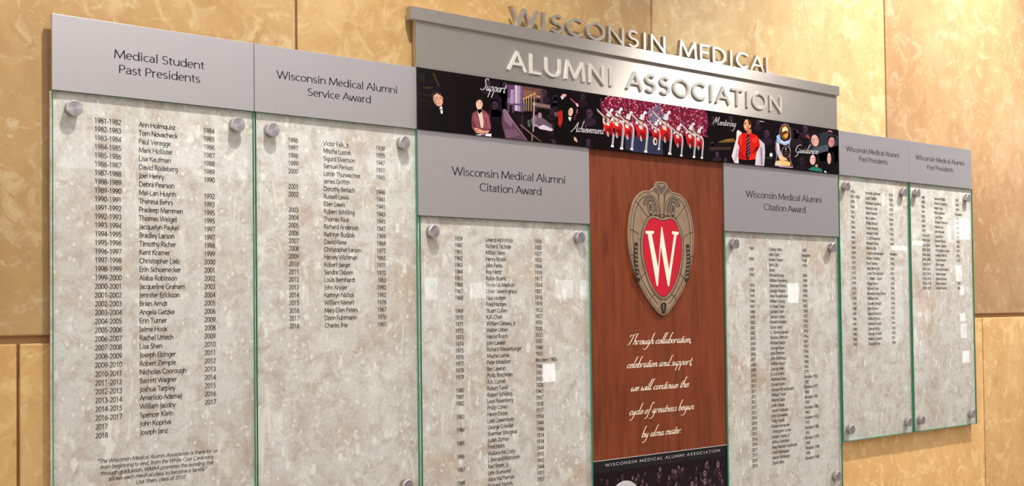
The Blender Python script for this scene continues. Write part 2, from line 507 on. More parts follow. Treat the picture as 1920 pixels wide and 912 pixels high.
def ribbon_outline(pts, wfun, ext=0.0):
    """outlines (one polygon for each smooth run) of a stroke of varying width"""
    runs, cur = [], [pts[0]]
    for i in range(1, len(pts)):
        cur.append(pts[i])
        if i < len(pts) - 1:
            a = math.atan2(pts[i][1] - pts[i - 1][1], pts[i][0] - pts[i - 1][0])
            b2 = math.atan2(pts[i + 1][1] - pts[i][1], pts[i + 1][0] - pts[i][0])
            d = abs((b2 - a + math.pi) % (2 * math.pi) - math.pi)
            if d > math.radians(52):
                runs.append(cur)
                cur = [pts[i]]
    runs.append(cur)
    res = []
    for r in runs:
        r = [p for i, p in enumerate(r) if i == 0 or (abs(p[0] - r[i - 1][0]) + abs(p[1] - r[i - 1][1])) > 1e-9]
        if len(r) < 2:
            continue
        L, R = [], []
        n = len(r)
        for i in range(n):
            p0, p1 = r[max(i - 1, 0)], r[min(i + 1, n - 1)]
            dx, dy = p1[0] - p0[0], p1[1] - p0[1]
            l = math.hypot(dx, dy) or 1e-9
            dx, dy = dx / l, dy / l
            w = wfun(dx, dy) / 2
            px, py = r[i]
            if ext and i == 0: px, py = px - dx * w * ext, py - dy * w * ext
            if ext and i == n - 1: px, py = px + dx * w * ext, py + dy * w * ext
            L.append((px - dy * w, py + dx * w))
            R.append((px + dy * w, py - dx * w))
        res.append((L, R))
    return res

def text_width(txt, track=0):
    return sum(G[ch][0] + track for ch in txt) - track

def put_text(mb, txt, x, z, y, size, thick=92, thin=62, track=0, width=None, xs=1.0, depth=0.0, mat=0, slant=0.0, align='L', split=None):
    """size = em in metres; width squeezes or stretches the line to fit"""
    k = size / 1000.0
    nat = text_width(txt, track) * k
    if width:
        xs = width / nat
    if align == 'C': x = x - nat * xs / 2
    h2 = thin / 2
    wf = lambda dx, dy: thin + (thick - thin) * abs(dy) ** 1.2
    out = []
    nrun = 0
    for ch in txt:
        adv, strokes = G[ch]
        m = mb
        if split is not None and ch != ' ':
            m = MB()
            out.append((ch, m))
        for si, st in enumerate(strokes):
            q = [(p[0], h2 + p[1] * (700 - 2 * h2) / 700 if 0 <= p[1] <= 730 else p[1]) for p in st]
            for L, R in ribbon_outline(q, wf, 0.75 if len(st) < 7 else 0.2):
                tf = lambda p: (x + (p[0] + slant * p[1]) * k * xs, z + p[1] * k)
                LL, RR = [tf(p) for p in L], [tf(p) for p in R]
                if depth:
                    nrun += 1
                    m.prism(LL + RR[::-1], y - 0.00006 * (nrun % 5), y + depth, mat)
                else:
                    n = len(LL)
                    pts = [(p[0], y, p[1]) for p in LL] + [(p[0], y, p[1]) for p in RR]
                    m.add(pts, [(i, n + i, n + i + 1, i + 1) for i in range(n - 1)], mat)
        x += (adv + track) * k * xs
    return out

# flowing script, x-height 300
S = {}
S['a'] = (270, [[(215, 260), (140, 300), (50, 220), (15, 100), (60, 5), (130, 40), (220, 260)], [(230, 290), (200, 90), (225, 5), (300, 70)]])
S['b'] = (250, [[(190, 820), (120, 800), (70, 560), (30, 150), (60, 5), (140, 25), (210, 150), (190, 265), (120, 290), (70, 210)]])
S['c'] = (210, [[(185, 245), (130, 300), (50, 220), (15, 100), (60, 5), (140, 25), (220, 100)]])
S['d'] = (280, [[(215, 260), (140, 300), (50, 220), (15, 100), (60, 5), (130, 40), (220, 260)], [(380, 800), (270, 720), (225, 300), (205, 80), (235, 5), (310, 70)]])
S['e'] = (220, [[(25, 130), (130, 165), (180, 240), (130, 300), (55, 230), (15, 110), (60, 5), (140, 25), (230, 110)]])
S['f'] = (220, [[(330, 730), (260, 830), (180, 720), (110, 250), (50, -220), (-40, -370), (-140, -350)], [(10, 285), (230, 310)]])
S['g'] = (280, [[(215, 260), (140, 300), (50, 220), (15, 100), (60, 5), (130, 40), (220, 260)], [(230, 290), (195, -60), (120, -320), (0, -400), (-130, -340)]])
S['h'] = (280, [[(200, 810), (130, 800), (85, 600), (30, 0)], [(40, 120), (110, 265), (185, 290), (190, 170), (175, 40), (220, 5), (290, 80)]])
S['i'] = (140, [[(50, 290), (20, 80), (50, 5), (140, 80)], [(95, 430), (105, 470)]])
S['l'] = (140, [[(210, 810), (130, 800), (75, 560), (25, 120), (50, 5), (140, 80)]])
S['m'] = (400, [[(50, 290), (20, 0)], [(35, 120), (105, 265), (165, 290), (170, 180), (145, 0)], [(160, 120), (230, 265), (295, 290), (300, 170), (285, 40), (325, 5), (400, 80)]])
S['n'] = (280, [[(50, 290), (20, 0)], [(35, 120), (110, 265), (180, 290), (185, 170), (170, 40), (210, 5), (290, 80)]])
S['o'] = (240, [[(140, 295), (60, 240), (15, 110), (55, 5), (130, 20), (195, 130), (185, 250), (140, 295)], [(180, 260), (250, 280)]])
S['p'] = (270, [[(70, 300), (25, -100), (-15, -390)], [(45, 150), (120, 280), (190, 285), (215, 160), (160, 20), (70, 20)]])
S['r'] = (210, [[(50, 290), (20, 0)], [(35, 140), (100, 265), (160, 300), (205, 260)]])
S['s'] = (190, [[(165, 280), (100, 300), (65, 230), (125, 120), (110, 20), (40, 0), (0, 45)]])
S['t'] = (160, [[(130, 520), (70, 180), (60, 30), (100, 5), (170, 80)], [(0, 300), (190, 330)]])
S['u'] = (280, [[(50, 290), (20, 110), (50, 5), (120, 40), (205, 260)], [(220, 290), (190, 80), (220, 5), (290, 80)]])
S['v'] = (210, [[(30, 290), (45, 5), (150, 140), (190, 260), (180, 300)]])
S['w'] = (330, [[(40, 290), (30, 60), (75, 5), (150, 120), (185, 290), (180, 60), (225, 5), (300, 130), (320, 260), (300, 300)]])
S['y'] = (280, [[(50, 290), (20, 110), (50, 5), (120, 40), (205, 260)], [(220, 290), (190, -60), (110, -320), (-10, -390), (-90, -340)]])
S[','] = (110, [[(50, 40), (45, -40), (0, -120)]])
S['.'] = (110, [[(40, 5), (50, 40)]])
S[' '] = (150, [])
S['T'] = (380, [[(-40, 590), (60, 720), (220, 720), (400, 810)], [(250, 720), (170, 320), (80, 40), (-10, 0)]])
S['S'] = (360, [[(350, 640), (280, 740), (160, 700), (140, 560), (240, 400), (250, 200), (140, 20), (0, 10), (-60, 90)]])
S['A'] = (430, [[(-140, -60), (80, 250), (300, 740)], [(300, 740), (300, 300), (330, 0), (400, 60)], [(70, 240), (330, 265)]])
S['M'] = (620, [[(-80, 0), (60, 380), (130, 720)], [(130, 720), (200, 150)], [(200, 150), (420, 720)], [(430, 720), (430, 200), (480, 0), (570, 70)]])
S['G'] = (420, [[(380, 640), (290, 740), (130, 650), (20, 400), (60, 110), (180, 30), (300, 120), (350, 330), (240, 320)], [(350, 330), (280, -180), (130, -380)]])

def spline(pts, n=5):
    if len(pts) < 3:
        return pts
    out = []
    P = [pts[0]] + list(pts) + [pts[-1]]
    for i in range(1, len(P) - 2):
        p0, p1, p2, p3 = P[i - 1], P[i], P[i + 1], P[i + 2]
        for j in range(n):
            t = j / n
            out.append(tuple(0.5 * ((2 * b) + (-a + c) * t + (2 * a - 5 * b + 4 * c - d) * t * t + (-a + 3 * b - 3 * c + d) * t ** 3) for a, b, c, d in zip(p0, p1, p2, p3)))
    out.append(pts[-1])
    return out

def put_script(mb, txt, x, z, y, width, em, thick=48, thin=20, rise=0.0, mat=0):
    nat = sum(S[c][0] for c in txt)
    k = em / 1000.0
    xs = width / (nat * k)
    x0 = x
    def wf(dx, dy):
        return thin + (thick - thin) * max(0.0, abs(dy * 0.93 + dx * 0.15)) ** 1.5
    for ch in txt:
        adv, strokes = S[ch]
        for st in strokes:
            q = [(p[0] + 0.34 * p[1], p[1]) for p in st]
            for L, R in ribbon_outline(spline(q), wf):
                tf = lambda p: (x + p[0] * k * xs, z + p[1] * k + rise * (x - x0))
                LL, RR = [tf(p) for p in L], [tf(p) for p in R]
                n = len(LL)
                mb.add([(p[0], y, p[1]) for p in LL] + [(p[0], y, p[1]) for p in RR], [(i, n + i, n + i + 1, i + 1) for i in range(n - 1)], mat)
        x += adv * k * xs

# ------------------------------------------------------------------ the wall and the hall opposite
X1, X2, XW0, XW1, X5, X6, X7 = 0.36, 0.72, 1.1939, 1.6602, 2.147, 2.507, 2.867
Z_HT, Z_HB, Z_CB, Z_PB, Z_WB = 2.025, 1.9037, 1.7345, 1.1806, 1.2126
WY = 0.018                                  # face of the stone wall; the panels' front is y = 0
w = MB()
zj0, zj1 = 1.5045, 1.5170
def slab(x0, x1, z0, z1, light_tint):
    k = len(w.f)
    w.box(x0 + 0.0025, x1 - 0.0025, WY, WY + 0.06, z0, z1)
    w.c[k:] = [light_tint] * (len(w.f) - k)
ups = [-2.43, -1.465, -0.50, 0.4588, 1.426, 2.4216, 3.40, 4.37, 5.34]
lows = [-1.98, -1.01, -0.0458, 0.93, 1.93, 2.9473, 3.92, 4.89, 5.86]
TU = [(0.66, 0.66, 0.66)] * 3 + [(0.68, 0.67, 0.62), (0.92, 0.98, 1.02), (0.64, 0.61, 0.68), (0.72, 0.71, 0.74), (0.9, 0.88, 0.86)]  # upper slab tones; uneven lamplight is balanced in the stone colour
TL = [(0.88, 0.83, 0.72)] * 3 + [(0.95, 0.9, 0.8), (1.22, 1.16, 1.06), (1.06, 1.02, 0.96), (1.1, 1.03, 0.96), (1.0, 0.95, 0.9)]  # lower slabs, brightness the lamps miss put into their colour
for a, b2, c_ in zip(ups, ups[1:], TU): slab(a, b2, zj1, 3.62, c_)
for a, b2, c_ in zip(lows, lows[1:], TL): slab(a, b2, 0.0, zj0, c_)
w.box(-2.4, 5.8, WY + 0.009, WY + 0.10, 0.0, 3.62, [1] * 6)
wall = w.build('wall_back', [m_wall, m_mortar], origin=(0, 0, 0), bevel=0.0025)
tag(wall, 'golden limestone wall of large slabs behind the donor panels', 'wall', kind='structure')
f = MB(); f.box(-5, 17, -6.4, 0.12, -0.1, 0.0)
tag(f.build('floor', m_floor, origin=(0, 0, 0)), 'pale terrazzo floor of the hall', 'floor', kind='structure')

# daylight windows in the far wall, seen mirrored in the glass
WIN = [
 (13.60, 14.02, 2.35, 2.62, 5.3), (13.42, 13.56, 2.31, 2.52, 4.4), (13.60, 13.81, 1.83, 2.03, 4.4), (13.69, 13.85, 1.65, 1.77, 4.3),
 (13.69, 13.87, 1.33, 1.43, 4.6), (13.70, 13.90, 1.12, 1.30, 4.1), (13.72, 13.96, 0.81, 0.96, 4.9), (12.16, 12.54, 2.18, 2.24, 4.9),
 (12.62, 12.93, 2.25, 2.31, 4.4), (11.80, 12.44, 1.12, 2.00, 1.3), (12.60, 12.96, 0.95, 1.62, 1.6), (12.60, 12.96, 2.34, 2.46, 1.6),
 (10.15, 10.38, 1.58, 1.79, 7.3), (6.61, 6.79, 0.91, 1.07, 8.7), (5.34, 5.49, 1.63, 1.81, 3.5), (5.80, 6.14, 1.64, 1.77, 3.2),
 (6.77, 7.02, 1.64, 1.80, 3.5), (7.08, 7.19, 1.63, 1.80, 3.8), (2.35, 3.77, 2.50, 2.76, 1.6), (4.34, 4.62, 2.80, 2.92, 1.7), (3.86, 5.26, 2.50, 2.76, 1.6)]
fw = MB()
fw.box(-5, 5.6, -6.4, -6.05, 0.0, 3.62)
tag(fw.build('wall_far', m_far, origin=(0, 0, 0)), 'pale plaster wall on the far side of the hall', 'wall', kind='structure')
fw = MB()
fw.box(5.6, 17, -6.4, -6.05, 0.0, 6.5)  # added out of view, dark and tall, to darken the header plates' reflections
tag(fw.build('wall_far_darkener', m_fardark, origin=(0, 0, 0)), 'unseen stretch of far wall, made dark and tall to dim the metal reflections', 'wall', kind='structure')
for i, (a, b2, c0, c1, L) in enumerate(WIN):
    r = MB()
    t_ = 0.03
    r.box(a - t_, b2 + t_, -6.06, -6.00, c1, c1 + t_); r.box(a - t_, b2 + t_, -6.06, -6.00, c0 - t_, c0)
    r.box(a - t_, a, -6.06, -6.00, c0, c1); r.box(b2, b2 + t_, -6.06, -6.00, c0, c1)
    wo = r.build('window_%d' % (i + 1), m_frame, origin=((a + b2) / 2, -6.05, c0))
    tag(wo, kind='structure')
    if L not in m_day: m_day[L] = daylight('daylit_pane', L)
    p = MB(); p.box(a, b2, -6.05, -6.03, c0, c1)
    p.build('pane', m_day[L], wo)

# ------------------------------------------------------------------ header plates
HEADS = [
 (0.0, X1, Z_HB, Z_HT, [('Medical Student', 0.1022, 0.2643, 1.9670), ('Past Presidents', 0.1100, 0.2561, 1.9428)], 'pale grey metal plate reading Medical Student Past Presidents, far left'),
 (X1, X2, Z_HB, Z_HT, [('Wisconsin Medical Alumni', 0.4059, 0.6734, 1.9682), ('Service Award', 0.4695, 0.6108, 1.9436)], 'pale grey metal plate reading Service Award, left of the photo mural'),
 (X2, XW0, Z_CB, Z_HB, [('Wisconsin Medical Alumni', 0.8063, 1.1211, 1.8196), ('Citation Award', 0.8774, 1.0499, 1.7908)], 'grey metal plate reading Citation Award, left of the crest'),
 (XW1, X5, Z_CB, Z_HB, [('Wisconsin Medical Alumni', 1.7462, 2.0702, 1.8228), ('Citation Award', 1.8183, 1.9964, 1.7930)], 'grey metal plate reading Citation Award, right of the crest'),
 (X5, X6, Z_HB, Z_HT, [('Wisconsin Medical Alumni', 2.1891, 2.4553, 1.9713), ('Past Presidents', 2.2506, 2.3953, 1.9473)], 'grey metal plate reading Alumni Past Presidents, touching the photo mural'),
 (X6, X7, Z_HB, Z_HT, [('Wisconsin Medical Alumni', 2.5443, 2.8223, 1.9733), ('Past Presidents', 2.6073, 2.7583, 1.9484)], 'grey metal plate reading Alumni Past Presidents, outermost at the right end'),
]
for x0, x1, z0, z1, lines, lab in HEADS:
    t = thing('header_plate', ((x0 + x1) / 2, WY, z0), lab, 'sign', 'grey header plates over the name panels')
    p = MB(); p.box(x0 + 0.0006, x1 - 0.0006, 0.0, 0.0062, z0 + 0.0004, z1)
    p.build('plate', m_head, t, bevel=0.0004)
    p = MB(); p.box(x0 + 0.02, x1 - 0.02, 0.0062, WY, z0 + 0.012, z1 - 0.012)
    p.build('mounting_rail', m_black, t)
    big = x0 in (X2, XW1)
    for s_, a, b2, zz in lines:
        p = MB()
        put_text(p, s_, a, zz, -0.00025, (0.0238 if big else 0.0202), 88, 52, width=b2 - a)
        p.build('lettering', m_ink_head, t)

# ------------------------------------------------------------------ name panels
def span(a, b2): return [str(y) for y in range(a, b2 + 1)]
P1Y = ['%d-%d' % (y, y + 1) for y in range(1981, 2015)] + ['2016-2017', '2017', '2018']
P1N = 'Ann Holmquist|Tom Novacheck|Paul Veregge|Mark Hollister|Lisa Kaufman|David Rodeberg|Joel Henry|Debra Pearson|Mai-Lan Huynh|Theresa Behrs|Pradeep Mammen|Thomas Weigel|Jacquelyn Paykel|Bradley Larson|Timothy Richer|Kent Kramer|Christopher Lieb|Erin Schoenecker|Alaba Robinson|Jacqueline Graham|Jennifer Erickson|Brian Arndt|Angela Gatzke|Erin Turner|Jaime Hook|Rachel Uttech|Lisa Shen|Joseph Ebinger|Robert Zemple|Nicholas Coorough|Barrett Wagner|Joshua Tarpley|Amarildo Ademaj|William Jacoby|Spencer Klein|John Kopriva|Joseph Janz'.split('|')
P1C = '1984 1985 1986 1987 1988 1989 1990 _ 1992 1993 1995 1995 1997 1997 1998 1999 2000 2001 2002 2003 2004 2005 2006 2009 2008 2009 2010 2011 2012 2013 2014 2015 2016 2017 _ _ _'.split()
P2Y = '1996 1997 1998 1999 2000 _ 2001 2002 _'.split() + span(2003, 2018)
P2N = 'Victor Falk, Jr.|Mischa Lustok|Sigurd Sivertson|Samuel Perlson|Loron Thurwachter|James Griffith|Dorothy Betlach|Russell Lewis|Ellen Lewis|Robert Schilling|Thomas Rice|Richard Anderson|Kathryn Budzak|David Riese|Christopher Larson|Harvey Wichman|Robert Jaeger|Sandra Osborn|Louis Bernhardt|John Kryger|Kathryn Nichol|William Nietert|Mary Ellen Peters|Donn Fuhrmann|Charles Ihle'.split('|')
P2C = '1939 1935 1947 1951 1945 _ 1946 1941 1941 1943 1945 1947 1969 1968 1975 1965 1971 1970 1963 1992 1962 1978 1967 1976 1965'.split()
P3Y = span(1959, 1968) + ['_'] + span(1969, 1979) + ['_'] + '1980 1981 1982 _ 1983 _ 1984 _ 1985 _ 1986 _ 1987 _ 1988 _'.split()
P3N = 'Leland McKittrick|Richard TeLinde|Milton Senn|Henry Brosin|John Parks|Roy Hertz|Robin Buerki|Frederick Madison|Elmer Severinghaus|Paul Hodges|Fred Hodges|Stuart Cullen|K.K. Chen|William Oatway, Jr.|Walter Urben|Harold Rusch|John Lawlah|Richard Wasserburger|Mischa Lustok|Peter Midelfort|Ben Lawton|Philip Brachman|A.R. Curreri|Robert Turell|Robert Schilling|Leon Rosenberg|Philip Cohen|Helen Dickie|Leah Lowenstein|George Crikelair|Sherman Vinograd|Judah Zizmor|Fred Mohs|Wallace McCrory|I. Bernard Weinstein|Karl Beyer, Jr.|John Buesseler|Alice McPherson|Richard Stiehm'.split('|')
P3C = '1918|1920|1927|1933|1934|1939|1917|1924|1921|1918|1919|1933|1927|1926|1930|1933|1931|1946|1935|Resident 1965|1946|1953|1933|1928|1943|1957|1938|1937|1954|1944|1946|1934|1934|1944|1955|1943|1944|1951|1957'.split('|')
P5Y = '1989 _ 1990 _ 1991 1992 _ 1993 1994 1995 1996 1997 1998 1999 2000 2001 2002 2003 2004 2005 2006 2007 2008 2009 2010 2010 2011 2011 2012 2012 2013 2013 2014 2014 2015 2015 2016 2016 2017 2017 2018 2018'.split()
P5N = 'Charles Hine|John Opitz|Robert Parker|John Lilly|None|Richard Bunge|William Enneking|Sherman Holvey|George Magnin|Arlan Rosenbloom|William Young|H. Peter Chase|Leonard Stein|Samuel Cohen|Ronald Shenker|Gloria Sarto|G. Thomas Jansen|Warren Otterson|Michael Kappy|George Bryan|John Petersen|John Steinhaus|William Busse|George Maki|A. Lorris Betz|Matthew Davis|Donald Kuhn|George Michalopoulos|William Yount|Warner Slack|Leslie Klevay|Aaron Friedman|John Schowalter|Philip Farrell|Robert Lemanske|Christopher Grove|Adolph Hutter, Jr|Jeffrey Grossman|Mary Herman Rubinstein|Peter Rasmussen|Marvin Birnbaum|David Allen'.split('|')
P5C = '1945|Resident|1948|1954|_|1960|1949|1949|1946|1958|1947|1962|1960|1972|1958|1952|1950|1954|1967|1957|1954|1945|1966|1967|1975|Resident 1955|1982|Resident 1977|1960|Resident 1961|1960|Resident 1980|1960|Resident 1972|1975|Resident 1980|1963|Resident 1979|1960|Resident 1998|1960|Resident 1988'.split('|')
P6Y = ['1956', '1957-1958'] + span(1959, 1987)
P6N = 'Kenneth Lemmer|Einar Daniels|Abraham Quisling|Marcos Lucas|Albert Martin|Ben Lawton|Phillip Blount|Frank Weston|Herbert Pohle|O. Sid Simenson|Bernard Lifson|Mischa Ellis|Charles Benkendorf|Robert Schilling|Kurt Theriot|Silas Bernhardt|Loron Thurwachter|C. Weber Cooper|Roger Morse|Homer Olsen|Bernard Kampschroer|William Hein|Dorothy Betlach|John Renner|Sigurd Sivertson|Wilfred Hruza|Kathryn Budzak|George Wirtz|George Schacht|Walter Schwartz|Theodore Fox'.split('|')
P6C = '1924 1928 1930 1933 1935 1946 1947 1935 1938 1943 1940 _ Resident 1943 1954 1942 1945 1958 1943 1944 1942 1954 1946 1957 1947 1951 1969 1960 1962 1957 1967'.split()
P7Y = span(1988, 1995) + ['1996-1997', '1998-2000', '2000-2002', '2002-2004', '2004-2006', '2006-2008', '2008-2010', '2010-2012', '2012-2014', '2014-2016', '2016-2018', '2018-2020']
P7N = 'Samuel Philips|Robert Sunderby|Mark Gross|Milo Swanson|Carl Olson|Thomas Peterson|Marvin Lee|John Burrow|Louis Boro|Renee Wilson|Sandra Osborn|Christopher Larson|Kathryn Nichol|Susan Isensee|Ellie Hogan|Donn Fuhrmann|Robert Jaeger|Daniel Jackson|Patrick Lerner|Dennis Harms'.split('|')
P7C = '1951 1954 1959 Resident 1956 1957 1961 1963 1962 1975 1961 1975 1976 1972 _ _ _ _ 1987 1989'.split()

C0 = 'glass name panel under the Medical Student plate, outermost at the left end'
PANELS = [
 # x0, x1, glass left/right inset, z bottom, z top, columns x, first baseline, pitch, data, cap z, stone, size, label
 (0.0, X1, 0.0015, 0.0020, Z_PB, Z_HB, (0.0710, 0.1468, 0.2640), 1.8587, 0.01413, P1Y, P1N, P1C, 1.8770, 0, 0.01235, 'glass panel listing names beside paired years and ending in an italic quotation'),
 (X1, X2, 0.0030, 0.0030, Z_PB, Z_HB, (0.4312, 0.5062, 0.6243), 1.8560, 0.01402, P2Y, P2N, P2C, 1.8735, 1, 0.01235, 'glass panel under the Service Award plate, empty in its lower half'),
 (X2, XW0, 0.0050, 0.0010, 1.045, Z_CB, (0.8140, 0.8960, 1.0312), 1.6886, 0.01325, P3Y, P3N, P3C, 1.7040, 2, 0.01235, 'glass panel of names on the left side of the wooden crest board'),
 (XW1, X5, 0.0004, 0.0030, 1.045, Z_CB, (1.7602, 1.8422, 1.9842), 1.6905, 0.01327, P5Y, P5N, P5C, 1.7040, 0, 0.01235, 'glass panel of names on the right side of the wooden crest board'),
 (X5, X6, 0.0040, 0.0020, Z_PB, Z_HB, (2.2118, 2.2865, 2.4050), 1.8580, 0.01404, P6Y, P6N, P6C, 1.8730, 1, 0.01235, 'glass panel with a long list of names, second from the right end'),
 (X6, X7, 0.0025, 0.0010, Z_PB, Z_HB, (2.5778, 2.6516, 2.7732), 1.8603, 0.01408, P7Y, P7N, P7C, 1.8740, 2, 0.01235, 'glass panel with a short list of names, outermost at the right end'),
]
cap_me, bar_me = None, None
def standoff(parent, x, z):
    global cap_me, bar_me
    if bar_me is None:
        bm_ = MB(); bm_.lathe(0, 0, [(0.0119, 0.0052), (0.0119, -0.0046)][::-1], 32)
        tmp = bm_.build('standoff', m_barrel, origin=(0, 0, 0), smooth=True); bar_me = tmp.data
        bpy.data.objects.remove(tmp)
        cm = MB(); cm.lathe(0, 0, [(0.0116, -0.0092), (0.0126, -0.0082), (0.0126, -0.0046), (0.0119, -0.0044)], 32)
        tmp = cm.build('cap', m_cap, origin=(0, 0, 0), smooth=True); cap_me = tmp.data
        bpy.data.objects.remove(tmp)
    po = Vector(parent['_org'])
    s_ = bpy.data.objects.new('standoff', bar_me); COL.objects.link(s_)
    s_.parent = parent; s_.location = Vector((x, 0, z)) - po
    c_ = bpy.data.objects.new('cap', cap_me); COL.objects.link(c_)
    c_.parent = s_
for x0, x1, li, ri, zb, zt, cx, z0, pitch, Y, NN, CC, capz, st, size, lab in PANELS:
    t = thing('name_panel', ((x0 + x1) / 2, WY, zb), lab, 'plaque', 'glass name panels')
    p = MB(); p.box(x0 + max(li - 0.0008, 0), x1 - max(ri - 0.0008, 0), 0.0054, 0.0120, zb, zt - 0.0004)
    p.build('stone_sheet', m_stone[st], t)
    p = MB(); p.box(x0 + 0.02, x1 - 0.02, 0.0120, WY, zb + 0.02, zt - 0.02)
    p.build('mounting_rail', m_black, t)
    g = MB(); g.box(x0 + li, x1 - ri, -0.0008, 0.0044, zb - 0.0005, zt - 0.0006, [0, 1, 2, 2, 2, 2])
    g.box(x0 + li, x1 - ri, 0.0044, 0.0056, zb - 0.0005, zb + 0.0004, [2] * 6)
    g.build('glass_pane', [m_glass, m_glassback, m_rim], t)
    for i, nm in enumerate(NN):
        zz = z0 - i * pitch
        for part, s_, xx in (('year_text', Y[i], cx[0]), ('name_text', nm, cx[1]), ('class_text', CC[i], cx[2])):
            if s_ != '_':
                r = MB(); put_text(r, s_, xx, zz, 0.0050, size, 104, 70, xs=0.82)
                r.build(part, m_ink, t)
    zl = capz - (1.8735 - 1.2125) if zb > 1.1 else 1.0925
    for xx in (x0 + 0.0335, x1 - 0.0360):
        standoff(t, xx, capz); standoff(t, xx, zl)
    if lab.endswith('quotation'):
        Q = [('"The Wisconsin Medical Alumni Association is there for us', 0.074, 0.287, 1.3099), ('from beginning to end, from the White Coat Ceremony', 0.0793, 0.2795, 1.3000),
             ('through graduation. WMAA promotes the bonding that', 0.0793, 0.2794, 1.2901), ('allows each medical class to become a family."', 0.093, 0.2673, 1.2804), ('Lisa Shen, class of 2010', 0.1397, 0.2268, 1.2706)]
        for s_, a, b2, zz in Q:
            r = MB(); put_text(r, s_, a, zz, 0.0050, 0.0094, 96, 66, width=b2 - a, slant=0.2)
            r.build('quotation_line', m_ink, t)

# ------------------------------------------------------------------ title sign
t = thing('title_sign', (1.43, WY, Z_HT), 'wide brushed metal title sign with raised capitals above the photo mural', 'sign')
p = MB(); p.box(0.7175, 2.1450, -0.0022, 0.0100, Z_HT + 0.0003, 2.1180)
p.build('sign_panel', m_brush, t, uv=True, bevel=0.0006)
p = MB(); p.box(0.7022, 2.1510, -0.0070, 0.0100, 2.1180, 2.1432)
p.build('cornice', m_brush, t, uv=True, bevel=0.0008)
p = MB(); p.box(0.75, 2.11, 0.0100, WY, Z_HT + 0.01, 2.13)
p.build('mounting_rail', m_black, t)
def letters(txt, a, b2, zz, cap, y, depth, mat, thick, track):
    em = cap / 0.7
    tmp = MB()
    nat = (text_width(txt, track) - 0) * em / 1000
    for ch, m in put_text(tmp, txt, a, zz, y, em, thick, thick * 0.97, track, width=b2 - a, depth=depth, split=True):
        m.build('letter', mat, t, uv=True)
letters('WISCONSIN', 0.9660, 1.4490, 2.1436, 0.0405, -0.0055, 0.010, m_letter_top, 92, 110)
letters('MEDICAL', 1.4950, 1.8640, 2.1436, 0.0405, -0.0055, 0.010, m_letter_top, 92, 110)
letters('ALUMNI', 0.9568, 1.2740, 2.0472, 0.0428, -0.0048, 0.0026, m_letter, 96, 130)
letters('ASSOCIATION', 1.3165, 1.8970, 2.0472, 0.0428, -0.0048, 0.0026, m_letter, 96, 130)

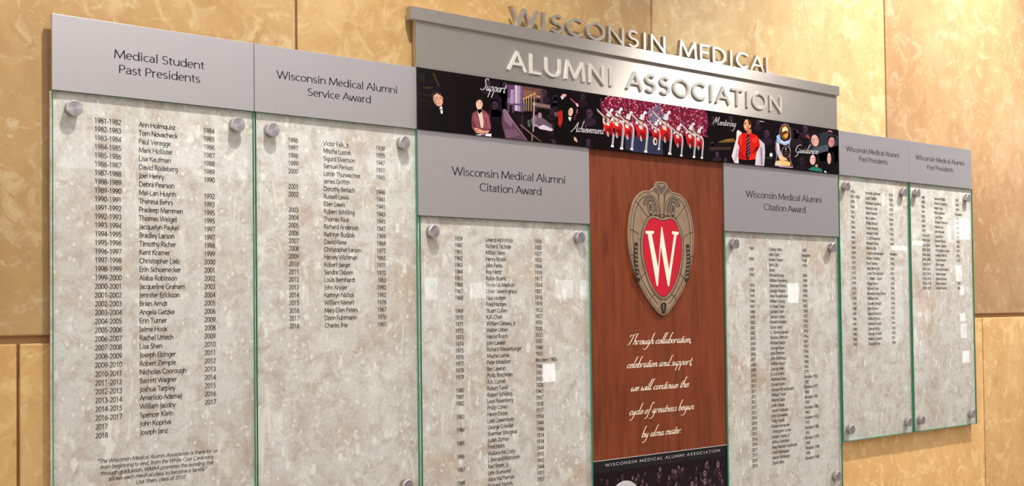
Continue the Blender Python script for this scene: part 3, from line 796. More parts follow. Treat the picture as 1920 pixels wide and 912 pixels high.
# ------------------------------------------------------------------ photo mural
ART = [
(0,(48,46,18),1,[335,1138,404,1139,530,894,496,882]),
(0,(26,28,18),1,[12,1077,148,1101,166,947,49,919]),
(0,(44,40,14),1,[371,848,357,837,318,825,263,815,202,808,147,807,110,810,96,818,110,829,148,841,203,851,264,858,319,860,357,856]),
(0,(38,36,38),1,[3,703,319,691,319,680,3,687]),
(0,(34,32,34),1,[3,579,278,569,278,562,3,565]),
(0,(15,11,10),1,[3,447,554,456,707,3,3,3]),
(0,(17,11,13),1,[622,1109,1397,1101,1382,7,708,3]),
(0,(9,8,9),2,[296,384,514,476,672,373,730,205,788,3,251,3,177,248]),
(0,(225,222,220),4,[514,468,578,509,596,366,556,346]),
(0,(20,18,20),5,[544,455,577,442,565,416,529,425]),
(0,(14,12,13),3,[578,490,623,415,690,201,650,166,572,332]),
(0,(48,34,34),3,[310,713,379,771,479,794,558,755,600,665,560,629,357,593,323,636]),
(0,(206,152,128),4,[591,664,602,613,595,563,571,523,533,498,487,493,440,508,399,540,371,585,359,636,366,686,390,726,428,750,474,756,521,742,562,709]),
(0,(173,127,107),5,[437,614,453,560,452,523,435,516,407,543,380,593,365,647,365,684,383,690,411,663]),
(0,(86,63,53),6,[472,648,470,640,460,634,448,633,441,637,443,645,453,652,465,653]),
(0,(86,63,53),6,[481,674,475,668,459,660,441,656,433,656,438,662,455,669,473,674]),
(0,(86,63,53),6,[555,657,553,649,543,642,531,641,524,646,526,654,536,660,548,661]),
(0,(86,63,53),6,[564,682,558,677,542,669,524,664,516,665,521,670,538,678,556,683]),
(0,(173,127,107),6,[494,640,524,599,486,592]),
(0,(154,60,51),6,[530,569,523,558,501,547,476,542,464,545,470,556,493,567,517,573]),
(0,(225,205,195),7,[519,568,513,563,498,556,482,552,475,552,480,557,495,564,511,568]),
(0,(40,28,28),8,[349,683,458,752,557,705,518,743,439,766,359,726]),
(0,(190,130,110),5,[567,693,601,689,600,618,572,623]),
(0,(20,13,14),2,[1437,687,1476,752,1560,772,1639,740,1663,613,1682,453,1346,421,1410,556]),
(0,(118,62,72),3,[1472,497,1367,439,1334,291,1352,133,1445,36,1803,83,1858,177,1813,433,1725,506,1603,542]),
(0,(142,78,88),4,[1640,465,1745,459,1817,303,1826,174,1678,177]),
(0,(132,70,82),4,[1387,393,1471,433,1532,277,1572,152,1405,185]),
(0,(78,36,46),5,[1354,261,1386,280,1447,173,1425,107]),
(0,(88,44,54),5,[1691,389,1712,391,1752,200,1731,182]),
(0,(206,186,166),5,[1489,523,1603,550,1654,288,1644,166,1585,156]),
(0,(205,152,132),5,[1505,565,1603,583,1611,495,1545,440,1497,484]),
(0,(226,178,158),6,[1642,654,1630,609,1606,570,1574,543,1538,533,1503,540,1476,564,1460,601,1458,646,1469,691,1493,730,1526,757,1562,767,1596,760,1624,736,1640,699]),
(0,(189,149,132),7,[1631,645,1621,597,1606,566,1591,566,1583,595,1583,643,1593,692,1608,722,1623,723,1632,693]),
(0,(94,74,66),8,[1516,663,1511,657,1502,655,1493,657,1490,662,1494,668,1504,671,1513,669]),
(0,(94,74,66),8,[1523,682,1517,679,1503,677,1489,678,1483,681,1489,684,1504,686,1518,685]),
(0,(94,74,66),8,[1582,670,1578,664,1569,661,1560,663,1557,669,1561,675,1570,678,1579,676]),
(0,(94,74,66),8,[1590,689,1584,686,1569,684,1555,685,1549,687,1556,690,1570,692,1584,692]),
(0,(189,149,132),8,[1539,661,1514,621,1545,622]),
(0,(169,71,63),8,[1563,592,1554,585,1534,581,1515,583,1507,589,1516,596,1536,600,1555,598]),
(0,(225,205,195),9,[1554,594,1548,591,1535,589,1522,590,1517,592,1522,595,1535,596,1548,596]),
(0,(24,16,16),10,[1454,673,1476,752,1564,771,1644,732,1652,612,1618,706,1559,735,1500,710]),
(0,(212,150,122),6,[1394,152,1509,138,1645,102,1800,115,1765,68,1466,43]),
(0,(180,110,95),7,[1467,127,1529,116,1508,66,1445,76]),
(0,(222,212,218),6,[1440,3,1591,40,1863,63,1855,3,1444,3]),
(0,(112,62,86),7,[1570,23,1707,50,1696,3,1580,3]),
(1,(26,17,26),1,[1871,1165,2776,1146,2766,488,1859,404]),
(1,(38,26,38),1,[1938,959,1914,916,1852,879,1767,859,1682,861,1621,884,1599,922,1622,965,1684,1001,1769,1021,1854,1020,1916,997]),
(1,(20,13,20),1,[1861,1129,1847,1087,1809,1053,1759,1037,1709,1042,1673,1067,1660,1106,1674,1148,1711,1182,1761,1199,1811,1193,1848,1168]),
(1,(62,44,60),2,[1850,1103,1841,1068,1819,1038,1787,1019,1751,1015,1720,1027,1698,1052,1691,1086,1699,1121,1722,1151,1754,1170,1789,1174,1821,1162,1842,1137]),
(1,(20,13,20),3,[1834,1111,1818,1104,1781,1097,1743,1095,1728,1099,1744,1107,1781,1113,1819,1115]),
(1,(20,13,20),3,[1817,1063,1808,1056,1785,1052,1763,1051,1754,1056,1763,1063,1786,1068,1808,1068]),
(1,(38,26,38),3,[1740,1083,1733,1048,1717,1032,1700,1044,1694,1078,1701,1113,1718,1129,1734,1117]),
(1,(34,23,34),1,[2417,944,2392,898,2325,860,2234,839,2144,841,2079,866,2056,905,2080,951,2147,989,2237,1010,2327,1008,2393,984]),
(1,(18,11,18),1,[2335,1123,2320,1079,2280,1043,2226,1026,2172,1031,2134,1058,2120,1099,2135,1144,2175,1179,2228,1197,2282,1191,2321,1164]),
(1,(55,39,54),2,[2323,1096,2314,1059,2290,1027,2256,1007,2218,1003,2184,1016,2161,1042,2154,1077,2162,1115,2186,1146,2220,1166,2258,1171,2292,1158,2315,1132]),
(1,(18,11,18),3,[2306,1104,2289,1097,2249,1090,2209,1088,2193,1092,2210,1100,2250,1107,2290,1109]),
(1,(18,11,18),3,[2288,1054,2278,1047,2254,1042,2230,1042,2221,1046,2231,1054,2255,1059,2278,1059]),
(1,(34,23,34),3,[2206,1075,2198,1038,2181,1021,2163,1034,2157,1069,2165,1106,2182,1123,2200,1110]),
(1,(36,24,36),1,[2157,500,2130,451,2057,410,1959,388,1861,392,1791,419,1765,463,1792,512,1864,553,1961,575,2059,572,2131,545]),
(1,(19,12,19),1,[2068,697,2051,649,2008,610,1950,592,1892,599,1850,629,1835,674,1851,722,1894,760,1952,779,2010,772,2053,742]),
(1,(58,41,57),2,[2055,668,2045,627,2019,593,1982,572,1941,568,1905,582,1880,611,1871,650,1881,690,1907,724,1944,746,1985,750,2021,736,2046,707]),
(1,(19,12,19),3,[2037,677,2018,669,1975,662,1932,660,1914,665,1932,673,1975,680,2019,682]),
(1,(19,12,19),3,[2017,622,2006,615,1980,609,1954,609,1944,615,1955,623,1981,628,2007,628]),
(1,(36,24,36),3,[1928,646,1920,606,1901,587,1882,602,1875,641,1883,681,1902,699,1921,685]),
(1,(60,42,62),1,[2160,1129,2753,1126,2744,555,2150,516]),
(1,(86,60,86),2,[2318,1130,2753,1126,2744,572,2309,539]),
(1,(152,128,160),3,[2403,1036,2494,1038,2489,737,2380,743]),
(1,(120,96,130),3,[2314,856,2382,854,2368,742,2307,744]),
(1,(150,130,158),4,[2518,1138,2734,1138,2711,561,2509,564]),
(1,(182,164,186),5,[2518,1138,2592,1138,2578,565,2509,564]),
(1,(104,82,110),5,[2672,1134,2734,1138,2711,561,2656,564]),
(1,(90,66,96),6,[2471,752,2863,771,2862,731,2470,714]),
(1,(22,16,20),6,[2491,600,2721,596,2708,517,2490,514]),
(1,(96,62,58),2,[2753,1143,3340,1138,3313,924,2749,884]),
(1,(120,80,66),3,[2752,1065,3149,1073,3101,1007,2749,901]),
(1,(168,136,104),4,[2762,868,2790,874,2777,619,2758,617]),
(1,(206,160,104),5,[2744,880,2819,908,2818,887,2748,856]),
(1,(168,136,104),4,[2828,899,2856,905,2842,625,2823,623]),
(1,(206,160,104),5,[2810,911,2884,939,2884,918,2814,887]),
(1,(168,136,104),4,[2894,930,2922,936,2907,631,2889,630]),
(1,(206,160,104),5,[2875,942,2950,970,2950,950,2879,918]),
(1,(168,136,104),4,[2969,962,2997,968,2982,639,2964,637]),
(1,(206,160,104),5,[2950,974,3026,1003,3025,982,2955,950]),
(1,(168,136,104),4,[3059,996,3087,1002,3072,647,3053,645]),
(1,(206,160,104),5,[3040,1008,3116,1037,3115,1016,3044,984]),
(1,(52,34,34),3,[2771,817,3147,907,3142,645,2768,609]),
(1,(160,130,110),4,[3113,991,3243,978,3242,943,3112,956]),
(1,(78,52,58),4,[3245,1110,3316,1109,3311,837,3252,839]),
(1,(118,94,92),4,[3093,832,3526,820,3530,749,3092,748]),
(1,(54,38,42),4,[3092,745,3537,745,3537,718,3092,719]),
(1,(38,26,38),1,[3533,929,3509,886,3445,851,3359,832,3273,834,3211,856,3189,893,3212,935,3276,970,3362,990,3448,988,3511,966]),
(1,(20,13,20),1,[3455,1095,3441,1054,3403,1021,3351,1005,3300,1010,3264,1035,3251,1073,3265,1114,3303,1147,3354,1163,3405,1158,3442,1133]),
(1,(62,44,60),2,[3444,1070,3435,1035,3412,1006,3380,987,3344,984,3312,995,3290,1020,3282,1053,3291,1087,3314,1116,3346,1135,3382,1139,3414,1127,3436,1103]),
(1,(20,13,20),3,[3428,1077,3412,1070,3374,1064,3336,1062,3320,1066,3336,1073,3374,1080,3412,1081]),
(1,(20,13,20),3,[3411,1031,3401,1024,3378,1019,3356,1019,3346,1024,3356,1030,3379,1035,3401,1035]),
(1,(38,26,38),3,[3333,1050,3325,1016,3308,1000,3292,1012,3285,1045,3293,1079,3310,1095,3326,1083]),
(1,(38,26,38),1,[3871,820,3845,775,3775,737,3682,716,3589,719,3522,743,3497,783,3523,828,3591,865,3685,886,3778,884,3846,860]),
(1,(20,13,20),1,[3786,999,3770,954,3729,919,3673,902,3618,908,3578,935,3564,976,3580,1020,3621,1055,3676,1072,3732,1066,3772,1040]),
(1,(62,44,60),2,[3774,972,3764,935,3739,903,3704,883,3665,880,3630,892,3607,919,3599,954,3608,991,3633,1022,3668,1042,3707,1046,3742,1034,3766,1007]),
(1,(20,13,20),3,[3756,980,3739,972,3698,966,3657,964,3640,968,3657,976,3698,983,3739,984]),
(1,(20,13,20),3,[3738,930,3727,923,3703,918,3678,918,3668,923,3678,930,3703,935,3728,935]),
(1,(38,26,38),3,[3653,951,3645,914,3627,897,3609,910,3602,946,3610,982,3629,999,3646,986]),
(1,(18,12,20),7,[2245,815,2290,802,2292,615,2247,644]),
(1,(22,16,22),7,[2368,708,2436,697,2444,458,2354,518]),
(1,(88,60,80),6,[2165,585,2260,598,2862,3,2245,3,2147,295]),
(1,(120,90,112),7,[2186,604,2264,603,2465,357,2395,248,2216,369]),
(1,(106,76,94),7,[2224,174,2531,218,2667,100,2300,3,2246,14]),
(1,(150,120,128),8,[2256,591,2390,415,2592,227,2842,3,2858,3,2608,237,2405,424,2272,599]),
(1,(26,20,24),5,[2467,529,2813,527,2809,285,2578,299]),
(1,(70,48,54),6,[2700,568,2693,137,2711,138,2718,570]),
(1,(96,80,92),6,[2951,436,3047,567,3146,562,3353,508,3555,394,3595,319,3350,329,2996,327]),
(1,(122,104,116),7,[2998,440,3070,534,3140,506,3090,362]),
(1,(18,13,16),7,[3324,628,3314,593,3286,564,3245,545,3201,541,3161,552,3134,576,3125,609,3135,643,3163,672,3204,691,3248,695,3288,684,3315,660]),
(1,(158,122,138),8,[3281,571,3276,547,3263,525,3243,509,3220,503,3198,505,3179,517,3166,536,3162,560,3167,584,3180,606,3200,622,3222,629,3245,626,3264,614,3277,595]),
(1,(132,102,115),9,[3200,557,3196,531,3188,514,3179,513,3172,529,3169,554,3172,581,3180,597,3190,598,3197,583]),
(1,(66,51,57),10,[3217,575,3215,571,3209,569,3203,570,3201,573,3203,576,3209,578,3215,577]),
(1,(66,51,57),10,[3222,585,3218,583,3209,582,3200,581,3196,583,3200,585,3209,586,3218,586]),
(1,(66,51,57),10,[3260,579,3258,575,3252,573,3246,574,3243,577,3246,580,3252,582,3258,582]),
(1,(66,51,57),10,[3265,589,3261,587,3252,586,3243,585,3239,587,3243,589,3252,590,3261,590]),
(1,(132,102,115),10,[3228,573,3244,554,3224,551]),
(1,(118,48,55),10,[3247,537,3242,532,3230,530,3217,530,3212,533,3217,537,3230,540,3242,540]),
(1,(225,205,195),11,[3242,537,3238,536,3230,534,3221,534,3218,535,3221,537,3230,538,3238,538]),
(1,(198,184,200),8,[3156,315,3327,379,3619,300,3553,259,3212,278]),
(1,(170,140,152),8,[3043,366,3161,351,3172,317,3054,320]),
(1,(70,84,76),6,[2857,428,2928,451,2949,297,2878,291]),
(1,(156,132,136),9,[3039,827,3086,828,3041,201,3003,198]),
(1,(176,154,150),10,[3091,797,3087,779,3077,763,3062,753,3047,752,3033,759,3023,772,3020,790,3024,808,3034,824,3048,833,3064,835,3078,828,3087,815]),
(1,(126,90,78),8,[2648,309,2958,141,3249,3,3273,3,2981,162,2670,331]),
(1,(132,96,90),9,[2974,152,3021,147,3009,3,2971,3]),
(1,(58,42,52),3,[3513,65,3646,94,3681,3,3536,3]),
(2,(30,20,30),1,[3805,872,3788,842,3741,817,3679,803,3617,804,3571,821,3555,847,3572,877,3618,903,3681,917,3743,915,3789,899]),
(2,(16,10,16),1,[3749,992,3738,962,3710,939,3673,927,3636,931,3610,949,3600,977,3611,1006,3638,1030,3675,1041,3712,1037,3739,1019]),
(2,(49,35,48),2,[3740,974,3734,949,3717,928,3694,915,3668,912,3644,921,3629,938,3623,962,3629,987,3646,1008,3670,1021,3696,1024,3719,1015,3735,998]),
(2,(16,10,16),3,[3729,980,3717,974,3690,970,3662,969,3651,972,3662,977,3690,981,3717,983]),
(2,(16,10,16),3,[3716,946,3709,941,3693,938,3676,938,3670,941,3676,946,3693,949,3710,949]),
(2,(30,20,30),3,[3660,960,3654,935,3642,924,3630,933,3625,957,3631,981,3643,992,3655,984]),
(2,(30,20,30),1,[3733,576,3710,536,3648,503,3565,485,3483,488,3423,510,3402,545,3424,585,3485,618,3568,636,3651,634,3711,612]),
(2,(16,10,16),1,[3658,736,3644,697,3607,665,3558,651,3509,656,3474,680,3461,717,3475,756,3511,787,3560,802,3610,797,3645,772]),
(2,(49,35,48),2,[3647,712,3639,679,3617,651,3585,634,3551,631,3520,642,3499,666,3492,697,3500,730,3522,758,3553,775,3588,779,3619,767,3640,744]),
(2,(16,10,16),3,[3632,720,3616,713,3580,707,3543,706,3528,710,3543,716,3580,722,3616,724]),
(2,(16,10,16),3,[3615,675,3606,669,3584,664,3562,665,3553,669,3562,675,3584,680,3606,679]),
(2,(30,20,30),3,[3540,694,3533,661,3517,647,3501,658,3495,690,3502,722,3518,737,3534,726]),
(2,(30,20,30),1,[3717,252,3695,215,3638,184,3560,168,3483,171,3426,192,3406,226,3428,263,3485,294,3562,310,3640,307,3696,286]),
(2,(16,10,16),1,[3646,402,3633,366,3599,337,3553,323,3507,329,3474,352,3462,386,3475,422,3509,451,3555,465,3601,460,3635,437]),
(2,(49,35,48),2,[3636,380,3628,349,3608,323,3578,307,3546,305,3517,315,3497,338,3491,367,3498,398,3519,424,3548,440,3581,443,3610,432,3630,410]),
(2,(16,10,16),3,[3622,387,3607,381,3573,376,3539,375,3525,379,3539,385,3573,390,3608,391]),
(2,(16,10,16),3,[3606,346,3598,340,3577,336,3557,336,3548,340,3557,346,3577,350,3598,350]),
(2,(30,20,30),3,[3536,364,3529,334,3514,320,3499,331,3494,360,3500,391,3516,405,3530,394]),
(2,(30,20,30),1,[3726,3,3707,3,3656,3,3586,3,3518,3,3468,3,3450,3,3469,3,3520,3,3589,3,3658,3,3708,3]),
(2,(16,10,16),1,[3663,55,3652,22,3621,3,3580,3,3539,3,3510,11,3500,42,3511,74,3541,99,3582,111,3623,106,3653,85]),
(2,(49,35,48),2,[3654,35,3648,8,3629,3,3603,3,3574,3,3548,3,3531,3,3525,25,3532,52,3550,75,3576,89,3605,91,3631,81,3649,61]),
(2,(16,10,16),3,[3642,42,3629,36,3598,32,3568,31,3555,35,3568,40,3599,44,3629,45]),
(2,(16,10,16),3,[3628,5,3620,3,3602,3,3584,3,3576,3,3584,6,3602,9,3620,8]),
(2,(30,20,30),3,[3565,22,3559,3,3546,3,3533,3,3527,19,3533,46,3547,58,3560,48]),
(2,(30,20,30),1,[4684,972,4660,931,4596,896,4509,877,4422,879,4360,901,4337,937,4361,978,4425,1013,4512,1032,4598,1031,4662,1009]),
(2,(16,10,16),1,[4606,1135,4591,1095,4553,1062,4501,1046,4450,1052,4413,1076,4400,1113,4414,1153,4452,1186,4504,1201,4555,1197,4593,1172]),
(2,(49,35,48),2,[4594,1110,4586,1076,4563,1048,4530,1030,4493,1026,4461,1037,4439,1061,4432,1093,4440,1127,4463,1156,4496,1174,4532,1178,4565,1167,4587,1143]),
(2,(16,10,16),3,[4578,1118,4562,1111,4524,1105,4485,1103,4470,1107,4486,1114,4524,1120,4562,1122]),
(2,(16,10,16),3,[4561,1072,4551,1066,4528,1061,4505,1061,4496,1065,4506,1072,4529,1076,4552,1077]),
(2,(30,20,30),3,[4482,1091,4475,1057,4458,1042,4441,1054,4435,1086,4442,1120,4459,1135,4476,1123]),
(2,(13,12,10),4,[3726,1004,3857,1049,4229,864,4309,375,4235,18,3926,9,3625,190,3743,737]),
(2,(214,150,158),6,[3842,1045,3913,1098,4003,1106,4018,1074,3955,1028,3935,1010]),
(2,(232,226,230),6,[3835,1034,3868,1059,3926,1009,3891,974]),
(2,(150,24,26),5,[3737,681,3865,749,3899,697,3879,544,3823,357,3780,393]),
(2,(206,48,42),6,[3752,702,3788,552,3756,423,3771,423,3804,553,3767,706]),
(2,(206,48,42),6,[3800,707,3836,556,3804,427,3819,427,3852,558,3815,710]),
(2,(206,48,42),6,[3844,711,3880,560,3847,431,3862,431,3895,562,3859,714]),
(2,(96,78,80),5,[3633,671,3731,696,3736,586,3664,595]),
(2,(196,92,104),6,[4127,1015,4243,947,4321,906,4339,923,4262,963,4145,1031]),
(2,(226,176,178),7,[4279,930,4337,942,4390,888,4340,856]),
(2,(16,12,12),5,[4017,812,4161,838,4238,785,4213,623,4024,589]),
(2,(216,178,150),6,[4207,729,4193,693,4170,663,4142,644,4113,637,4088,645,4071,666,4064,697,4068,733,4082,768,4105,798,4133,818,4161,824,4186,816,4204,795,4211,765]),
(2,(181,149,126),7,[4111,717,4098,678,4083,655,4072,655,4069,679,4075,718,4088,756,4104,780,4115,779,4118,755]),
(2,(90,74,63),8,[4132,743,4128,738,4121,737,4115,739,4113,743,4117,748,4124,750,4131,748]),
(2,(90,74,63),8,[4138,758,4133,755,4122,755,4111,756,4108,758,4113,761,4124,761,4134,760]),
(2,(90,74,63),8,[4184,748,4179,743,4172,742,4166,744,4164,748,4168,753,4175,755,4182,753]),
(2,(90,74,63),8,[4189,762,4184,760,4173,760,4163,761,4159,763,4164,766,4175,766,4186,765]),
(2,(181,149,126),8,[4146,741,4164,713,4140,709]),
(2,(162,71,60),8,[4168,685,4161,680,4145,678,4131,681,4126,686,4134,691,4149,693,4163,690]),
(2,(225,205,195),9,[4161,687,4156,685,4146,684,4137,686,4133,688,4138,690,4148,690,4157,689]),
(2,(234,232,236),8,[4060,609,4157,618,4120,525,4090,548]),
(2,(112,34,44),6,[4326,812,4290,697,4232,564,4258,560,4316,694,4352,810]),
(2,(160,96,100),7,[4321,809,4352,812,4337,723,4306,728]),
(2,(196,166,134),6,[4238,197,4305,167,4339,77,4248,111,4220,144]),
(2,(43,29,43),1,[4934,580,4902,527,4818,482,4705,459,4592,462,4511,492,4482,539,4512,592,4595,636,4708,660,4822,657,4904,627]),
(2,(23,14,23),1,[4831,792,4812,740,4762,698,4695,678,4628,686,4580,718,4563,766,4582,818,4631,859,4698,879,4765,872,4814,840]),
(2,(71,50,69),2,[4816,760,4805,716,4775,679,4732,656,4685,652,4643,667,4614,698,4604,740,4616,784,4646,821,4688,844,4736,848,4778,834,4807,802]),
(2,(23,14,23),3,[4795,770,4774,761,4724,753,4674,752,4654,757,4675,766,4725,774,4775,775]),
(2,(23,14,23),3,[4773,711,4760,703,4730,697,4700,697,4688,703,4701,711,4731,717,4761,717]),
(2,(43,29,43),3,[4670,736,4660,693,4638,673,4617,689,4608,730,4618,774,4641,794,4662,778]),
(2,(39,27,39),1,[4826,3,4803,3,4742,3,4660,3,4578,3,4519,3,4498,3,4521,3,4581,34,4663,50,4745,47,4804,25]),
(2,(21,13,21),1,[4752,145,4738,107,4702,78,4653,64,4604,70,4569,94,4557,129,4571,166,4607,196,4655,209,4704,204,4739,180]),
(2,(65,46,63),2,[4741,122,4733,90,4711,64,4680,48,4646,45,4615,56,4594,79,4587,110,4595,141,4617,168,4648,184,4682,187,4713,175,4734,152]),
(2,(21,13,21),3,[4726,129,4710,123,4674,118,4638,117,4623,121,4638,128,4674,133,4711,133]),
(2,(21,13,21),3,[4709,87,4700,81,4679,77,4657,77,4648,82,4657,88,4679,91,4700,91]),
(2,(39,27,39),3,[4635,106,4628,75,4612,61,4596,72,4590,103,4597,134,4614,148,4629,136]),
(4,(38,26,38),1,[9125,916,9103,883,9045,855,8967,839,8889,841,8833,859,8813,888,8834,921,8892,950,8970,965,9048,964,9104,946]),
(4,(20,13,20),1,[9055,1048,9041,1016,9007,989,8960,977,8914,981,8881,1001,8869,1031,8883,1064,8917,1090,8963,1103,9010,1098,9043,1079]),
(4,(62,44,60),2,[9044,1028,9036,1001,9016,978,8986,963,8953,960,8924,969,8905,989,8898,1015,8906,1042,8927,1066,8956,1080,8989,1083,9018,1074,9038,1055]),
(4,(20,13,20),3,[9030,1035,9015,1029,8981,1024,8946,1022,8932,1026,8947,1031,8981,1036,9016,1038]),
(4,(20,13,20),3,[9014,997,9006,992,8985,988,8964,988,8956,992,8964,997,8985,1001,9006,1001]),
(4,(38,26,38),3,[8944,1013,8937,986,8921,973,8906,983,8901,1009,8908,1036,8923,1049,8938,1039]),
(4,(38,26,38),1,[9817,963,9792,925,9725,893,9634,875,9544,877,9479,897,9456,931,9481,969,9547,1001,9638,1019,9728,1017,9794,997]),
(4,(20,13,20),1,[9736,1114,9721,1076,9681,1046,9627,1032,9573,1037,9535,1059,9521,1094,9537,1131,9577,1161,9630,1176,9684,1171,9723,1148]),
(4,(62,44,60),2,[9724,1091,9715,1060,9691,1033,9656,1016,9619,1013,9585,1023,9562,1046,9555,1075,9564,1107,9588,1133,9622,1150,9660,1154,9694,1143,9717,1121]),
(4,(20,13,20),3,[9707,1098,9691,1092,9651,1086,9611,1084,9594,1088,9611,1094,9651,1100,9691,1102]),
(4,(20,13,20),3,[9689,1056,9679,1050,9655,1045,9631,1045,9621,1049,9632,1055,9656,1060,9680,1060]),
(4,(38,26,38),3,[9607,1073,9599,1042,9582,1028,9564,1039,9558,1069,9566,1100,9584,1114,9601,1103]),
(4,(38,26,38),1,[10881,975,10857,941,10795,911,10710,895,10627,897,10566,915,10545,946,10568,980,10630,1010,10714,1026,10798,1025,10859,1006]),
(4,(20,13,20),1,[10806,1112,10791,1078,10754,1051,10704,1038,10654,1042,10618,1063,10606,1094,10620,1128,10657,1155,10707,1169,10757,1164,10793,1144]),
(4,(62,44,60),2,[10795,1092,10786,1063,10763,1039,10731,1024,10696,1021,10665,1030,10644,1051,10637,1078,10645,1106,10668,1130,10700,1146,10735,1149,10766,1139,10788,1119]),
(4,(20,13,20),3,[10779,1098,10763,1092,10726,1087,10689,1086,10674,1089,10689,1095,10727,1100,10764,1101]),
(4,(20,13,20),3,[10762,1060,10753,1054,10730,1050,10708,1050,10699,1054,10708,1059,10731,1063,10753,1063]),
(4,(38,26,38),3,[10686,1076,10679,1047,10662,1034,10646,1044,10640,1071,10647,1100,10664,1113,10680,1103]),
(4,(38,26,38),1,[11339,666,11302,612,11203,567,11070,543,10939,546,10844,576,10810,624,10847,677,10944,722,11076,747,11208,744,11305,715]),
(4,(20,13,20),1,[11221,881,11198,828,11139,786,11060,766,10982,773,10926,805,10906,854,10929,907,10987,949,11066,970,11144,963,11201,930]),
(4,(62,44,60),2,[11203,849,11189,804,11154,767,11104,743,11048,739,10999,754,10966,786,10955,828,10968,872,11004,910,11054,934,11109,938,11158,923,11192,891]),
(4,(20,13,20),3,[11178,859,11154,850,11095,842,11037,840,11013,845,11037,854,11096,862,11154,864]),
(4,(20,13,20),3,[11152,799,11137,790,11102,785,11067,785,11053,791,11067,799,11102,805,11138,805]),
(4,(38,26,38),3,[11032,824,11020,780,10994,760,10969,776,10960,818,10971,862,10998,882,11023,867]),
(4,(45,31,45),1,[9258,55,9235,20,9174,3,9091,3,9009,3,8950,3,8929,31,8951,66,9012,94,9094,109,9177,106,9237,86]),
(4,(24,15,24),1,[9184,195,9170,161,9134,134,9084,122,9036,127,9001,148,8989,180,9002,214,9039,241,9088,254,9136,248,9172,227]),
(4,(74,52,72),2,[9173,174,9165,145,9143,121,9111,107,9077,104,9047,114,9026,135,9019,163,9027,191,9049,216,9080,230,9115,233,9145,223,9166,202]),
(4,(24,15,24),3,[9158,181,9143,175,9106,171,9070,170,9055,173,9070,179,9107,184,9143,185]),
(4,(24,15,24),3,[9142,142,9132,137,9110,133,9089,134,9080,138,9089,143,9111,147,9133,146]),
(4,(45,31,45),3,[9067,160,9060,131,9043,119,9028,129,9022,156,9029,185,9045,198,9061,187]),
(4,(41,28,41),1,[9554,3,9534,3,9481,3,9409,3,9338,3,9286,3,9268,3,9288,3,9340,3,9412,6,9483,3,9535,3]),
(4,(22,14,22),1,[9490,80,9478,50,9446,27,9403,17,9361,21,9331,40,9320,68,9332,97,9364,120,9406,131,9448,126,9479,108]),
(4,(68,48,66),2,[9480,62,9473,37,9454,17,9427,4,9397,3,9370,11,9352,29,9346,53,9353,77,9373,98,9400,111,9430,113,9456,104,9474,86]),
(4,(22,14,22),3,[9467,68,9454,63,9422,59,9391,59,9378,62,9391,67,9422,71,9454,71]),
(4,(22,14,22),3,[9453,34,9445,30,9426,27,9407,27,9399,31,9407,35,9426,38,9445,38]),
(4,(41,28,41),3,[9388,50,9382,25,9368,14,9354,23,9349,47,9355,72,9369,83,9383,74]),
(4,(38,26,38),1,[9060,298,9038,265,8981,237,8902,223,8825,226,8769,244,8749,274,8770,307,8828,334,8906,349,8983,346,9040,328]),
(4,(20,13,20),1,[8990,430,8977,398,8943,372,8896,360,8850,365,8817,385,8806,416,8819,448,8853,474,8899,486,8945,481,8979,461]),
(4,(62,44,60),2,[8980,411,8972,384,8951,361,8922,346,8889,344,8860,353,8841,373,8834,399,8842,426,8863,449,8892,464,8925,466,8954,457,8973,437]),
(4,(20,13,20),3,[8966,417,8951,412,8917,407,8882,406,8868,409,8883,415,8917,420,8951,420]),
(4,(20,13,20),3,[8950,380,8941,375,8921,372,8900,372,8892,376,8900,381,8921,384,8942,384]),
(4,(38,26,38),3,[8880,397,8873,370,8857,357,8843,367,8837,393,8844,420,8859,433,8874,423]),
(4,(112,78,34),2,[9128,470,9426,565,9753,615,9851,527,9177,458]),
(4,(22,17,20),2,[8810,397,9624,485,9647,432,8832,329]),
(4,(64,46,40),2,[8832,321,9646,392,9619,318,8855,260]),
(4,(140,100,50),3,[9426,565,9702,598,9676,553,9351,511]),
(4,(18,12,12),5,[9928,102,10612,158,10586,3,9926,3]),
(4,(216,204,206),4,[9871,801,9940,839,10081,779,9935,646,9901,515,9964,392,9918,197,9928,3,9757,7,9653,162,9741,375,9848,607]),
(4,(186,166,184),5,[9873,385,9954,391,9918,197,9814,62,9737,40]),
(4,(240,234,236),5,[9884,802,9948,831,9964,777,9906,708]),
(4,(196,184,196),4,[10757,689,10986,569,11001,341,10949,7,10576,3,10655,315,10773,487]),
(4,(146,124,146),5,[10804,489,10883,463,10897,23,10817,8]),
(4,(214,204,214),5,[10616,312,10723,385,10744,224,10660,7,10586,3]),
(4,(204,26,20),6,[9907,548,9943,663,10060,761,10240,792,10317,758,10448,842,10486,789,10668,768,10762,665,10791,505,10670,381,10591,156,10196,108,9929,118,9974,377]),
(4,(72,14,14),7,[10673,479,10778,479,10618,377,10433,283,10539,372]),
(4,(166,18,16),7,[9972,329,10047,270,10197,153,9993,138]),
(4,(226,52,40),7,[9956,648,10060,745,10080,530,10001,427]),
(4,(224,50,36),7,[10443,655,10680,740,10729,630,10518,532]),
(4,(230,40,30),7,[10366,213,10563,292,10572,155,10351,118]),
(4,(34,22,40),8,[10278,755,10358,762,10397,296,10299,108,10213,154,10235,413]),
(4,(186,150,160),9,[10256,624,10372,706,10372,693,10256,608]),
(4,(186,150,160),9,[10262,541,10375,622,10375,610,10261,525]),
(4,(186,150,160),9,[10267,457,10378,539,10378,526,10267,441]),
(4,(186,150,160),9,[10273,374,10381,455,10380,442,10272,358]),
(4,(186,150,160),9,[10278,291,10384,371,10383,358,10278,274]),
(4,(186,150,160),9,[10284,207,10387,287,10386,274,10283,191]),
(4,(186,112,78),7,[10294,885,10451,931,10461,819,10317,758,10266,802]),
